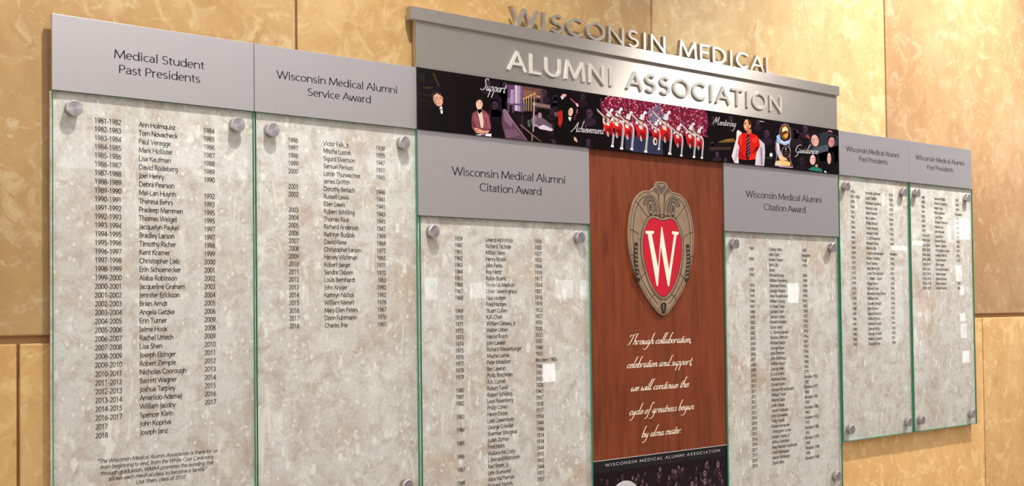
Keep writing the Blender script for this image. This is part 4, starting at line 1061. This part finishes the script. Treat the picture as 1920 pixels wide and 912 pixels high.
(4,(70,42,28),7,[10193,1121,10358,1153,10460,1078,10463,913,10398,881,10323,1001]),
(4,(222,156,110),8,[10137,965,10170,1044,10211,1117,10301,1131,10338,1067,10354,987,10432,1017,10425,953,10367,905,10255,840,10186,863,10167,915]),
(4,(178,112,76),9,[10313,984,10354,979,10346,903,10255,840,10282,917]),
(4,(60,32,24),9,[10157,1018,10234,1038,10241,1016,10159,999]),
(4,(240,226,214),9,[10167,926,10250,943,10244,920,10179,904]),
(4,(150,70,60),9,[10166,898,10239,913,10217,882]),
(4,(206,190,196),3,[10791,1144,10976,1141,10970,1127,10790,1127]),
(4,(255,250,246),9,[11307,317,11300,295,11283,277,11258,266,11230,264,11206,271,11189,287,11184,308,11190,330,11208,349,11233,360,11261,362,11285,354,11302,338]),  # lamp glint on the mural glass, painted as a white spot
(4,(92,88,100),3,[10982,222,11302,241,11302,231,10981,209]),
(5,(34,23,34),1,[12648,722,12600,655,12474,599,12305,569,12138,573,12017,609,11974,669,12021,735,12144,791,12313,822,12481,818,12604,782]),
(5,(18,11,18),1,[12497,989,12468,923,12393,870,12292,845,12193,854,12122,894,12097,955,12125,1020,12200,1072,12300,1098,12399,1090,12472,1050]),
(5,(55,39,54),2,[12474,949,12457,894,12412,847,12347,817,12277,812,12215,830,12172,870,12158,922,12176,977,12221,1024,12284,1053,12355,1059,12418,1041,12460,1001]),
(5,(18,11,18),3,[12443,961,12412,950,12337,940,12263,937,12232,944,12263,955,12338,965,12412,968]),
(5,(18,11,18),3,[12409,886,12390,876,12345,868,12301,868,12283,876,12301,886,12346,894,12391,894]),
(5,(34,23,34),3,[12257,918,12242,863,12208,838,12176,858,12164,910,12179,965,12213,990,12245,970]),
(5,(41,28,41),1,[12970,965,12937,920,12852,881,12737,861,12624,863,12542,887,12513,927,12544,972,12628,1010,12743,1031,12857,1029,12940,1005]),
(5,(22,14,22),1,[12867,1143,12848,1099,12797,1064,12729,1047,12661,1052,12613,1079,12596,1120,12616,1164,12666,1199,12734,1210,12802,1210,12851,1185]),
(5,(68,48,66),2,[12852,1117,12841,1079,12810,1048,12766,1028,12719,1024,12676,1036,12647,1063,12638,1098,12650,1135,12680,1167,12724,1187,12771,1191,12814,1178,12843,1152]),
(5,(22,14,22),3,[12831,1125,12810,1117,12759,1110,12709,1108,12688,1113,12709,1120,12760,1127,12810,1129]),
(5,(22,14,22),3,[12808,1075,12795,1067,12765,1062,12735,1062,12722,1067,12735,1074,12765,1079,12796,1080]),
(5,(41,28,41),3,[12705,1095,12694,1058,12672,1042,12650,1055,12642,1090,12652,1127,12675,1144,12697,1131]),
(5,(26,18,26),1,[12816,71,12778,17,12676,3,12539,3,12404,3,12307,3,12272,35,12310,88,12410,131,12546,154,12682,150,12781,119]),
(5,(14,9,14),1,[12694,286,12671,234,12610,192,12529,173,12449,181,12391,214,12371,263,12394,315,12454,357,12535,376,12616,368,12674,335]),
(5,(43,30,42),2,[12676,254,12662,210,12626,173,12574,150,12517,146,12467,162,12432,194,12421,237,12435,280,12471,318,12523,340,12580,344,12630,329,12665,297]),
(5,(14,9,14),3,[12651,265,12626,256,12565,249,12505,247,12481,253,12506,262,12566,269,12626,270]),
(5,(14,9,14),3,[12624,205,12608,197,12572,191,12536,192,12522,198,12537,206,12573,212,12609,211]),
(5,(26,18,26),3,[12501,232,12488,188,12461,169,12436,185,12426,227,12438,270,12465,290,12491,274]),
(5,(34,26,30),2,[12083,1083,12181,1109,12346,988,12457,964,12509,817,12167,621]),
(5,(150,60,50),3,[12755,955,12854,947,12967,888,12937,851,12795,891]),
(5,(40,44,52),1,[12909,849,13615,1114,14225,1044,14202,326,13413,306,12927,510]),
(5,(12,10,12),1,[12926,476,14216,781,14192,29,13404,13]),
(5,(66,74,88),2,[13045,621,13752,779,13777,608,13127,457]),
(5,(146,124,144),2,[11455,681,11595,825,11627,994,11727,1127,11865,1173,12016,1144,12101,1018,12111,784,12028,627,12085,498,12060,278,12172,43,11397,41,11472,302,11428,481]),
(5,(26,16,20),3,[11477,666,11617,827,11643,978,11740,1117,11865,1158,11999,1129,12073,1007,12083,782,11995,624,12052,495,12035,276,12136,66,11424,60,11499,304,11455,483]),
(5,(120,74,34),4,[12027,961,12016,898,11989,840,11947,792,11895,760,11839,745,11783,751,11733,775,11695,816,11671,869,11664,930,11674,993,11701,1051,11743,1099,11794,1132,11851,1146,11907,1142,11957,1118,11996,1077,12020,1023]),
(5,(236,206,150),5,[11751,1038,11863,1097,11958,1056,11983,974,11874,998,11789,924,11721,935]),
(5,(206,148,52),5,[11815,877,11955,938,11974,857,11909,793,11786,824]),
(5,(92,54,22),5,[11655,996,11725,1069,11713,951,11789,924,11773,840,11692,883]),
(5,(58,34,20),6,[11762,947,11928,970,11955,947,11816,902,11756,913]),
(5,(146,174,214),5,[11486,816,11624,869,11661,748,11810,693,12004,750,12075,815,12035,658,11840,602,11658,631,11509,661]),
(5,(206,216,234),6,[11674,732,11823,686,12004,734,11947,687,11809,656,11686,683]),
(5,(190,174,180),5,[11460,657,11595,634,11613,495,11704,353,11966,218,11599,209,11479,386]),
(5,(226,216,216),6,[11508,619,11576,616,11591,493,11557,441]),
(5,(146,124,144),5,[12078,447,12065,393,12030,344,11977,306,11914,283,11847,279,11784,292,11734,323,11702,367,11692,418,11705,471,11740,520,11792,558,11856,581,11923,586,11985,573,12036,543,12068,499]),
(5,(16,12,14),6,[12056,445,12044,396,12013,352,11967,317,11910,296,11851,292,11796,305,11751,333,11723,373,11714,420,11726,468,11757,513,11803,547,11859,568,11918,573,11974,560,12019,533,12047,493]),
(5,(226,210,200),7,[11892,508,11886,482,11872,470,11859,479,11854,505,11860,531,11874,543,11887,534]),
(5,(98,66,60),7,[11775,437,11990,454,11990,442,11775,426]),
(5,(98,66,60),7,[11774,391,11989,407,11988,395,11773,379]),
(5,(98,66,60),7,[11772,349,11987,365,11987,353,11772,338]),
(5,(226,182,112),5,[11441,168,11714,212,12048,185,12057,84,11397,53]),
(5,(206,190,186),6,[11412,125,11630,157,11655,64,11397,53]),
(5,(240,190,110),6,[11607,312,11703,328,11934,228,11659,225]),
(5,(206,170,190),6,[11573,52,12150,64,12164,43,11572,28]),
(5,(20,20,26),4,[12928,860,13017,1024,13388,1048,13384,913,13060,792]),
(5,(208,158,142),5,[13330,859,13329,798,13303,743,13256,701,13194,679,13128,680,13067,705,13020,748,12995,805,12995,865,13021,921,13068,963,13129,985,13196,984,13257,960,13304,916]),
(5,(174,132,119),6,[13100,815,13105,751,13092,708,13065,704,13035,739,13014,801,13009,865,13022,907,13049,912,13079,877]),
(5,(87,66,59),7,[13151,857,13145,848,13129,842,13112,843,13104,849,13109,858,13125,864,13142,863]),
(5,(87,66,59),7,[13165,884,13155,879,13129,873,13103,870,13091,872,13101,878,13127,883,13153,886]),
(5,(87,66,59),7,[13272,867,13267,858,13251,852,13234,852,13225,859,13230,868,13246,873,13264,873]),
(5,(87,66,59),7,[13286,894,13276,888,13251,883,13224,880,13212,882,13222,888,13248,893,13275,896]),
(5,(174,132,119),7,[13182,849,13225,802,13169,795]),
(5,(156,63,56),7,[13235,763,13222,752,13187,743,13151,741,13134,747,13147,758,13182,767,13218,770]),
(5,(225,205,195),8,[13218,764,13209,759,13186,754,13162,751,13151,753,13160,758,13184,763,13208,765]),
(5,(20,20,26),4,[13719,878,13795,1019,14112,1039,14108,923,13832,819]),
(5,(186,124,120),5,[14061,856,14040,803,13999,758,13946,727,13890,716,13837,726,13798,755,13776,798,13776,850,13798,903,13838,948,13890,979,13947,990,14000,981,14040,952,14062,908]),
(5,(156,104,100),6,[14045,847,14026,791,14000,755,13977,755,13965,790,13970,846,13989,903,14015,938,14038,938,14049,904]),
(5,(78,52,50),7,[13866,868,13859,861,13844,858,13830,861,13826,867,13833,874,13848,877,13861,875]),
(5,(78,52,50),7,[13878,890,13868,886,13846,885,13824,885,13815,889,13825,892,13848,894,13869,893]),
(5,(78,52,50),7,[13969,876,13962,869,13947,866,13934,869,13929,876,13937,882,13951,885,13965,883]),
(5,(78,52,50),7,[13981,898,13972,895,13949,893,13927,894,13919,897,13929,901,13951,902,13973,901]),
(5,(156,104,100),7,[13902,865,13863,819,13910,820]),
(5,(139,49,48),7,[13938,784,13923,776,13892,773,13863,775,13852,783,13866,791,13897,794,13927,792]),
(5,(225,205,195),8,[13923,787,13914,784,13894,782,13874,783,13866,786,13875,789,13896,790,13916,789]),
(5,(18,14,16),4,[13362,354,13336,274,13270,206,13175,165,13072,158,12980,187,12918,245,12898,321,12923,400,12989,467,13083,509,13186,516,13278,488,13341,430]),
(5,(20,20,26),4,[12871,342,12938,479,13218,493,13215,379,12970,282]),
(5,(218,172,166),5,[13175,323,13164,271,13135,226,13092,194,13043,181,12995,188,12955,214,12929,255,12920,305,12932,357,12960,402,13003,434,13051,448,13100,441,13140,415,13167,374]),
(5,(183,144,139),6,[13159,309,13151,253,13133,218,13113,217,13097,250,13093,304,13101,360,13118,395,13139,396,13154,363]),
(5,(91,72,69),7,[13001,331,12996,324,12983,320,12970,322,12965,328,12971,335,12983,339,12996,337]),
(5,(91,72,69),7,[13012,353,13003,349,12984,346,12964,346,12956,349,12964,353,12984,356,13004,356]),
(5,(91,72,69),7,[13093,337,13087,330,13074,327,13062,329,13057,335,13062,342,13075,346,13088,344]),
(5,(91,72,69),7,[13103,360,13095,356,13075,353,13055,353,13047,356,13056,359,13076,362,13095,362]),
(5,(183,144,139),7,[13033,327,12998,282,13040,282]),
(5,(163,68,66),7,[13064,249,13053,241,13026,236,12999,237,12988,244,13000,252,13027,257,13053,256]),
(5,(225,205,195),8,[13052,251,13044,247,13026,245,13008,245,13001,247,13008,251,13026,253,13044,253]),
(5,(16,12,14),4,[14066,421,14044,329,13988,252,13910,207,13825,201,13750,236,13700,305,13684,394,13705,485,13761,561,13838,607,13923,614,13999,579,14050,510]),
(5,(20,20,26),4,[13676,439,13726,594,13922,602,13918,471,13745,368]),
(5,(206,164,152),5,[13889,408,13880,349,13859,298,13829,263,13795,249,13761,258,13733,290,13715,338,13710,396,13719,454,13740,505,13770,540,13805,555,13838,546,13866,515,13884,466]),
(5,(173,137,127),6,[13878,392,13871,329,13859,289,13844,288,13834,326,13831,389,13838,452,13851,492,13865,493,13876,455]),
(5,(86,68,63),7,[13767,422,13763,415,13755,411,13746,413,13742,421,13746,428,13755,432,13764,430]),
(5,(86,68,63),7,[13775,447,13769,443,13755,441,13742,441,13736,445,13742,449,13756,451,13770,451]),
(5,(86,68,63),7,[13832,427,13828,419,13819,415,13810,418,13807,425,13811,433,13820,437,13828,434]),
(5,(86,68,63),7,[13840,452,13834,448,13820,445,13806,446,13800,449,13806,453,13820,456,13834,455]),
(5,(173,137,127),7,[13789,416,13765,366,13794,365]),
(5,(154,65,60),7,[13811,326,13802,317,13783,312,13765,315,13757,323,13765,332,13784,337,13803,335]),
(5,(225,205,195),8,[13802,329,13796,325,13784,323,13771,324,13766,326,13771,330,13784,332,13797,332]),
(5,(36,108,98),5,[12841,54,13059,131,13233,130,13450,93,13477,14,12883,31]),
(5,(190,140,134),5,[13162,186,13264,210,13262,124,13145,108]),
(5,(226,226,230),6,[13551,40,13611,57,13683,10,13580,11]),
(5,(196,130,146),4,[13770,1116,13850,1139,13962,1115,13982,1139,13857,1164,13757,1137]),
]
MX, MZ = X2, Z_HB
t = thing('photo_mural', (1.4335, WY, Z_HB), 'long dark photo collage panel of people below the title sign', 'picture')
p = MB(); p.box(X2 + 0.0008, X5 - 0.0004, -0.0050, 0.0090, Z_HB + 0.0002, Z_HT - 0.0002)
p.build('mural_board', m_black, t, bevel=0.0004)
p = MB(); p.box(X2 + 0.03, X5 - 0.03, 0.0090, WY, Z_HB + 0.01, Z_HT - 0.01)
p.build('mounting_rail', m_black, t)
def yl(l): return -0.00505 - 0.00005 * l
base = MB()
base.poly([(MX + 0.0012, MZ + 0.0006), (X5 - 0.0008, MZ + 0.0006), (X5 - 0.0008, Z_HT - 0.0006), (MX + 0.0012, Z_HT - 0.0006)], yl(0), 0, srgb((18, 12, 15)))
arts = [MB() for _ in range(6)]
for sec, colr, lay, fl in ART:
    arts[sec].poly([(MX + fl[i] * 1e-4, MZ + fl[i + 1] * 1e-4) for i in range(0, len(fl), 2)], yl(lay), 0, srgb(colr))
base.build('backdrop_print', m_print, t)
for nm, art in zip(('couple_photo', 'library_photo', 'graduation_photo', 'white_coat_photo', 'trophy_photo'), (arts[0], arts[1], arts[2], arts[4], arts[5])):
    art.build(nm, m_print, t)
# stadium crowd and marching band
rnd = random.Random(5)
cr = MB()
def U(u, v): return (MX + u * 1e-4, MZ + v * 1e-4)
cr.poly([U(5150, 700), U(5050, 1000), U(5300, 1207), U(8700, 1207), U(8800, 900), U(8650, 560), U(6800, 480), U(5400, 520)], yl(4), 0, srgb((104, 26, 50)))
cr.poly([U(6700, 640), U(6600, 960), U(7000, 1190), U(7250, 900), U(7100, 620)], yl(5), 0, srgb((120, 112, 140)))
pal = [(168, 38, 66), (196, 62, 96), (214, 98, 132), (128, 20, 44), (92, 22, 44), (226, 140, 168), (178, 30, 44), (150, 60, 110), (236, 210, 216), (84, 40, 84), (200, 44, 52)]
for i in range(1500):
    u, v = rnd.uniform(5050, 8760), rnd.uniform(560, 1200)
    if u < 5300 and rnd.random() < (5350 - u) / 330: continue
    if u > 8550 and rnd.random() < (u - 8500) / 330: continue
    a, b2 = rnd.uniform(10, 26), rnd.uniform(10, 24)
    k = [(u + a * math.cos(q) * rnd.uniform(.7, 1.2), v + b2 * math.sin(q) * rnd.uniform(.7, 1.2)) for q in (0, 1.2, 2.4, 3.6, 4.9)]
    cr.poly([U(x, min(z, 1207)) for x, z in k], yl(5 + i % 3), 0, srgb(rnd.choice(pal)))
cr.poly([U(5250, 6), U(8800, 6), U(8750, 330), U(7400, 360), U(6900, 470), U(5300, 420)], yl(6), 0, srgb((20, 15, 18)))
cr.poly([U(6050, 8), U(7150, 8), U(7100, 420), U(6050, 380)], yl(7), 0, srgb((48, 52, 78)))
cr.build('stadium_crowd_print', m_print, t)
bd = MB()
def marcher(u, v, h, navy, layer, hat=True, far=False, lean=0.0):
    def q(pts): return [U(u + (x + lean * z) * h * 0.95, max(6, min(v + z * h, 1200))) for x, z in pts]
    def rb(pts, wd, colr, l):
        for L, R in ribbon_outline(spline(pts, 4), lambda a, b2: wd):
            bd.poly(q(L + R[::-1]), yl(layer + l), 0, srgb(colr))
    W_ = (206, 200, 208)
    bd.poly(q([(-.14, 0), (.13, 0), (.17, .40), (.05, .46), (-.16, .42)]), yl(layer), 0, srgb((44, 48, 72) if navy else (18, 15, 19)))
    bd.poly(q([(-.26, .60), (-.10, .74), (.08, .76), (.19, .62), (.18, .36), (-.14, .34), (-.22, .46)]), yl(layer + 1), 0, srgb((186, 30, 32)))
    bd.poly(q([(-.10, .50), (.06, .56), (.14, .44), (.16, .35), (-.14, .34)]), yl(layer + 2), 0, srgb((122, 22, 26)))
    bd.poly(q([(-.22, .62), (-.1, .72), (.0, .70), (-.1, .60)]), yl(layer + 2), 0, srgb((216, 48, 40)))
    rb([(.05, .76), (.17, .70), (.21, .52), (.17, .28), (.13, .02)], .075, W_, 3)
    rb([(.16, .66), (.20, .50), (.165, .28), (.13, .06)], .018, (40, 34, 48), 4)
    bd.poly(q([(.06, 0), (.19, 0), (.19, .05), (.07, .06)]), yl(layer + 4), 0, srgb((226, 222, 226)))
    rb([(.04, .68), (-.14, .58), (-.24, .66), (-.22, .78)], .07, (204, 38, 38), 3)
    bd.poly(q([(-.27, .74), (-.19, .73), (-.18, .81), (-.26, .82)]), yl(layer + 4), 0, srgb((232, 226, 226)))
    bd.poly(q([(-.12, .76), (-.04, .74), (.02, .78), (.02, .86), (-.08, .88), (-.13, .82)]), yl(layer + 3), 0, srgb((206, 152, 128)))
    bd.poly(q([(-.14, .86), (.04, .83), (.11, .98), (-.04, 1.03)]), yl(layer + 5), 0, srgb((212, 208, 210)))
    bd.poly(q([(-.15, .85), (.05, .82), (.06, .85), (-.14, .885)]), yl(layer + 6), 0, srgb((60, 20, 28)))
    rb([(.06, 1.0), (.12, 1.08), (.18, 1.06)], .07, (232, 230, 232), 5)
    rb([(.02, .72), (-.28, .90), (-.52, 1.04)], .026, (214, 204, 198), 6)
    rb([(.05, .67), (-.24, .84), (-.50, .99)], .018, (180, 164, 160), 6)
    bd.poly(q([(-.12, .62), (.02, .60), (-.02, .70), (-.16, .72)]), yl(layer + 6), 0, srgb((224, 212, 196)))
    rb([(-.06, .44), (-.09, .34), (-.03, .30), (-.05, .40)], .02, (220, 214, 216), 5)
for a in ((5330, 60, 780, 0, 8), (5620, 30, 850, 0, 10), (5960, 40, 800, 1, 9), (6420, 20, 860, 1, 10), (6900, 120, 640, 1, 8), (7240, 30, 930, 0, 12), (7680, 20, 700, 0, 9), (8130, 20, 760, 0, 11), (8430, 20, 700, 0, 9)):
    marcher(*a)
for u, v in ((6850, 300), (5200, 640)):
    bd.poly([U(u + 75 * math.cos(k) , v + 90 * math.sin(k)) for k in [i * .52 for i in range(12)]], yl(14), 0, srgb((214, 200, 178)))
    bd.poly([U(u + 14 + 40 * math.cos(k), v + 50 * math.sin(k)) for k in [i * .52 for i in range(12)]], yl(15), 0, srgb((92, 44, 44)))
bd.build('marching_band_print', m_print, t)
for s_, a, b2, zz, em, rise in (('Support', 0.8790, 0.9430, 1.9975, 0.040, 0.0), ('Achievement', 1.1380, 1.2330, 1.9345, 0.036, 0.02), ('Mentoring', 1.6160, 1.7020, 1.9925, 0.034, 0.02), ('Guidance', 1.9450, 2.0460, 1.9485, 0.036, 0.03)):
    p = MB(); put_script(p, s_, a, zz, yl(24), b2 - a, em * 0.84, 58, 20, rise)
    p.build('script_word', m_pale, t)

# ------------------------------------------------------------------ wooden crest board
t = thing('wooden_board', (1.4270, WY, Z_WB), 'reddish cherry wood board with flowing cream writing under the crest', 'board')
p = MB(); p.box(XW0 + 0.0004, XW1 - 0.0004, 0.0030, 0.0120, Z_WB, Z_HB - 0.0003)
p.build('board', m_wood, t, bevel=0.0004)
p = MB(); p.box(XW0 + 0.03, XW1 - 0.03, 0.0120, WY, Z_WB + 0.02, Z_HB - 0.02)
p.build('mounting_rail', m_black, t)
for s_, a, b2, zz in (('Through collaboration,', 1.3120, 1.5320, 1.4655), ('celebration and support,', 1.3080, 1.5330, 1.4128), ('we will continue the', 1.3190, 1.5180, 1.3600), ('cycle of greatness begun', 1.3130, 1.5360, 1.3065), ('by alma mater.', 1.3530, 1.4920, 1.2533)):
    p = MB(); put_script(p, s_, a, zz, 0.0026, b2 - a, 0.0300, 60, 24)
    p.build('script_line', m_white, t)

t = thing('photo_strip', (1.4270, WY, 0.98), 'black photo strip of a dim audience below the wooden board', 'picture')
p = MB(); p.box(XW0 + 0.0004, XW1 - 0.0004, 0.0030, 0.0120, 0.98, Z_WB - 0.0010)
p.build('strip_board', m_black, t)
p = MB(); p.box(XW0 + 0.03, XW1 - 0.03, 0.0120, WY, 1.0, Z_WB - 0.02)
p.build('mounting_rail', m_black, t)
p = MB(); p.box(XW0 + 0.0004, XW1 - 0.0004, 0.0024, 0.0060, Z_WB - 0.0012, Z_WB)
p.build('edge_trim', m_pale, t)
p = MB(); put_text(p, 'WISCONSIN MEDICAL ALUMNI ASSOCIATION', 1.2339, 1.1975, 0.0024, 0.0098, 95, 88, 210, width=0.3975)
p.build('lettering', m_pale, t)
p = MB()
p.poly([(XW0 + 0.001, 0.981), (XW1 - 0.001, 0.981), (XW1 - 0.001, 1.186), (XW0 + 0.001, 1.186)], 0.00290, 0, srgb((34, 22, 27)))
for i in range(240):
    xx, zz, r = rnd.uniform(XW0 + 0.014, XW1 - 0.014), rnd.uniform(0.995, 1.176), rnd.uniform(0.0038, 0.0062)
    if rnd.random() < 0.12: r *= 1.7
    kk = rnd.uniform(0.75, 1.5)
    def E_(cx_, cz_, rx, rz, y_, colr, n=10):
        cz2 = [(cx_ + rx * math.cos(6.283 * i_ / n), min(cz_ + rz * math.sin(6.283 * i_ / n), 1.185)) for i_ in range(n)]
        p.poly(cz2, y_, 0, srgb(tuple(int(c_ * kk) for c_ in colr)))
    jj = (i % 12) * 0.000012
    E_(xx, zz - 1.9 * r, 1.7 * r, 1.2 * r, 0.00284 - jj, (40, 27, 32))
    E_(xx - .15 * r, zz + .25 * r, .95 * r, 1.0 * r, 0.00270 - jj, (20, 12, 16))
    E_(xx + .1 * r, zz, .7 * r, .9 * r, 0.00255 - jj, (82, 62, 68))
    E_(xx + .2 * r, zz + .15 * r, .45 * r, .12 * r, 0.00241, (30, 20, 24), 6)
p.build('audience_print', m_print, t)
p = MB()
p.lathe(1.2966, 1.1064, [(0.0535, 0.0016), (0.0541, 0.0020), (0.0541, 0.0030)], 64)
p.build('round_emblem', m_pale, t, smooth=True)

# ------------------------------------------------------------------ crest
CXX, CZZ = 1.4288, 1.6870
t = thing('crest', (CXX, 0.003, CZZ - 0.156), 'tan stone shield crest with a cream W on red, mounted on the wooden board', 'emblem')
HALF = [(0, 1550), (110, 1545), (185, 1505), (222, 1440), (240, 1405), (300, 1380), (350, 1340), (420, 1322), (600, 1303), (780, 1215), (920, 1080), (1020, 880), (1085, 650), (1118, 400), (1118, 110), (1070, -170), (975, -460), (860, -720), (690, -985), (470, -1225), (250, -1430), (110, -1525), (0, -1558)]
RED = [(0, 650), (60, 648), (150, 668), (260, 690), (385, 675), (490, 590), (600, 400), (660, 180), (668, -70), (620, -330), (525, -590), (395, -830), (225, -1020), (90, -1108), (0, -1129)]
def sym(h): return h + [(-x, z) for x, z in h[::-1][1:-1]]
def K(pts): return [(CXX + x * 1e-4, CZZ + z * 1e-4) for x, z in pts]
half_s = [HALF[0]] + spline(HALF, 3)[1:]
red_s = spline(RED, 4)
p = MB(); p.prism(K(sym(half_s)), -0.0020, 0.0030)
p.build('shield_plate', m_tan, t)
def lines(pts, wd, mb, y, mat=0, n=4, mir=True):
    for sx in ((1, -1) if mir else (1,)):
        q = [(x * sx, z) for x, z in (spline(pts, n) if n else pts)]
        for L, R in ribbon_outline(q, lambda a, b2: wd):
            mb.poly(K(L + R[::-1]), y, mat)
def scaled(h, s, dz=0): return [(x * s, (z - 0) * s + dz) for x, z in h]
edge = MB()
rimin = [(x, z) for x, z in half_s]
def inset(h, d):
    out = []
    for i in range(len(h)):
        a, b2 = h[max(i - 1, 0)], h[min(i + 1, len(h) - 1)]
        dx, dz = b2[0] - a[0], b2[1] - a[1]
        l = math.hypot(dx, dz) or 1
        out.append((max(h[i][0] + dz / l * d, 0), h[i][1] - dx / l * d))
    return out
# light outer lip along the cut edge
r1 = [q for q in half_s]
r2 = inset(half_s, 26)
for sx in (1, -1):
    edge.poly(K([(x * sx, z) for x, z in r1 + r2[::-1]]), -0.00208)
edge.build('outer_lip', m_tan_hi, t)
ln = MB()
yA = -0.0023
lines(inset(half_s, 30), 15, ln, yA, 0, 0)
body = [(520, 1210), (720, 1100), (850, 920), (940, 690), (985, 400), (985, 110), (940, -170), (850, -430), (740, -680), (590, -900), (400, -1110), (190, -1300)]
lines(body, 15, ln, yA)
lines([(x, z) for x, z in inset(red_s, -78)], 16, ln, yA, 0, 0)
for d in ([(1090, 400), (985, 385), (800, 300)], [(1090, -175), (945, -175)], [(850, -750), (740, -690), (585, -560)], [(450, -1240), (400, -1130), (270, -1080)], [(890, 1050), (760, 960), (600, 800), (440, 690)]):
    lines(d, 14, ln, yA)
# volute and finial linework
lines([(150, 1320), (270, 1290), (330, 1180), (340, 1020), (280, 860), (170, 790), (110, 900), (110, 1100), (180, 1230), (330, 1240)], 14, ln, yA, 0, 4) if False else None
lines([(640, 1000), (560, 1140), (430, 1190), (310, 1150), (220, 1040), (180, 900), (200, 780), (300, 730), (420, 760)], 15, ln, yA)
lines([(520, 1225), (380, 1230), (230, 1150), (130, 1010), (90, 830), (80, 700)], 14, ln, yA)
lines([(40, 1290), (90, 1200), (80, 1000), (50, 820), (60, 690)], 12, ln, yA)
lines([(230, 1290), (270, 1350), (210, 1380), (130, 1330), (80, 1220)], 14, ln, yA)
lines([(0, 1370), (60, 1440), (110, 1460), (130, 1410), (70, 1340), (0, 1290)], 14, ln, yA)
lines([(0, 700), (140, 690), (250, 740), (0, 790)], 12, ln, yA)
ln.build('carved_line', m_line, t)
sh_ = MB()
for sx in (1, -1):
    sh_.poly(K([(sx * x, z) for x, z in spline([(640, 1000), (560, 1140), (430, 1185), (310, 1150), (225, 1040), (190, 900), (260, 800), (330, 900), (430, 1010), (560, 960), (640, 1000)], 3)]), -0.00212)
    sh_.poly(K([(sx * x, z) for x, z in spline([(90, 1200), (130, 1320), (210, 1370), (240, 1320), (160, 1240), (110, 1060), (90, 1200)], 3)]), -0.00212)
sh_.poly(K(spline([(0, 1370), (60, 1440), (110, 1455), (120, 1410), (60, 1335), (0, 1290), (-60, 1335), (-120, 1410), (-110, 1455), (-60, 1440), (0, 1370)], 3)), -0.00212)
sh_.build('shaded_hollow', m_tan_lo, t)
for sx in (1, -1):
    vo = MB()
    for i, (r_, m_, yy) in enumerate(((1.0, 1, -0.0024), (0.82, 0, -0.0026), (0.6, 1, -0.0027), (0.42, 2, -0.0028), (0.2, 1, -0.0029))):
        e_ = [(sx * 395 + 92 * r_ * math.cos(k * .3142), 935 + 165 * r_ * math.sin(k * .3142)) for k in range(20)]
        if i == 0: vo.prism(K(e_), yy, -0.0020, m_)
        else: vo.poly(K(e_), yy, m_)
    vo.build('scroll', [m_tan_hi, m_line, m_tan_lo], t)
    cb = MB()
    a0, a1 = (sx * 905, 60), (sx * 800, -760)
    cs = [(sx * (930 - 0.04 * k * k), 60 - 92 * k) for k in range(9)]
    cap_ = [(sx * 880, 120), (sx * 950, 110), (sx * 975, 40)] + [(x + sx * 62, z) for x, z in cs[1:]] + [(sx * 935, -760), (sx * 870, -800), (sx * 800, -740)] + [(x - sx * 70, z) for x, z in cs[::-1][:-1]] + [(sx * 845, 70)]
    cap_ = [(x * (0.955 if abs(z) > 400 else 0.985), z) for x, z in cap_]
    cb.prism(K(cap_), -0.0026, -0.0020, 1)
    for k in range(8):
        x_, z_ = sx * (905 - 0.9 * k * k), 20 - 96 * k
        cb.poly(K([(x_ - sx * 55, z_ - 5), (x_ + sx * 50, z_ + 22), (x_ + sx * 52, z_ - 22), (x_ - sx * 52, z_ - 52)]), -0.0028, 0)
        cb.poly(K([(x_ - sx * 30, z_ + 0), (x_ + sx * 20, z_ + 12), (x_ + sx * 20, z_ - 4), (x_ - sx * 30, z_ - 18)]), -0.0029, 2)
    cb.build('side_coil', [m_tan_lo, m_line, m_tan_hi], t)
rf = MB(); rf.prism(K(sym(red_s)), -0.0026, -0.0020)
rf.build('red_field', m_red, t)
sb = MB(); ro = inset(red_s, -46)
lines(inset(red_s, -24), 44, sb, -0.0027, 0, 0); sb.build('field_border', m_tan, t)
sb = MB(); lines(inset(red_s, -2), 14, sb, -0.0028, 0, 0); sb.build('field_outline', m_line, t)
WL = [(-556, 384), (-269, 393), (-282, 328), (-349, 318), (-143, -478), (-12, 496), (12, 496), (235, -515), (434, 325), (359, 339), (361, 405), (598, 396), (584, 330), (515, 323), (226, -884), (183, -884), (-46, 53), (-164, -885), (-206, -877), (-486, 313), (-552, 323)]
lw = MB(); lw.prism(K([(x - 22, z) for x, z in WL]), -0.0032, -0.0024)
lw.build('letter_w', m_cream, t)
ac = MB()
ac.prism(K(spline([(-75, -1290), (0, -1265), (75, -1290), (82, -1370), (50, -1460), (0, -1525), (-50, -1460), (-82, -1370), (-75, -1290)], 4)), -0.0042, -0.0020, 0)
ac.poly(K(spline([(-45, -1310), (0, -1295), (10, -1380), (-15, -1450), (-45, -1380), (-45, -1310)], 3)), -0.00432, 1)
ac.build('acorn_drop', [m_line, m_tan_lo], t)

for o in bpy.data.objects:
    if '_org' in o.keys(): del o['_org']
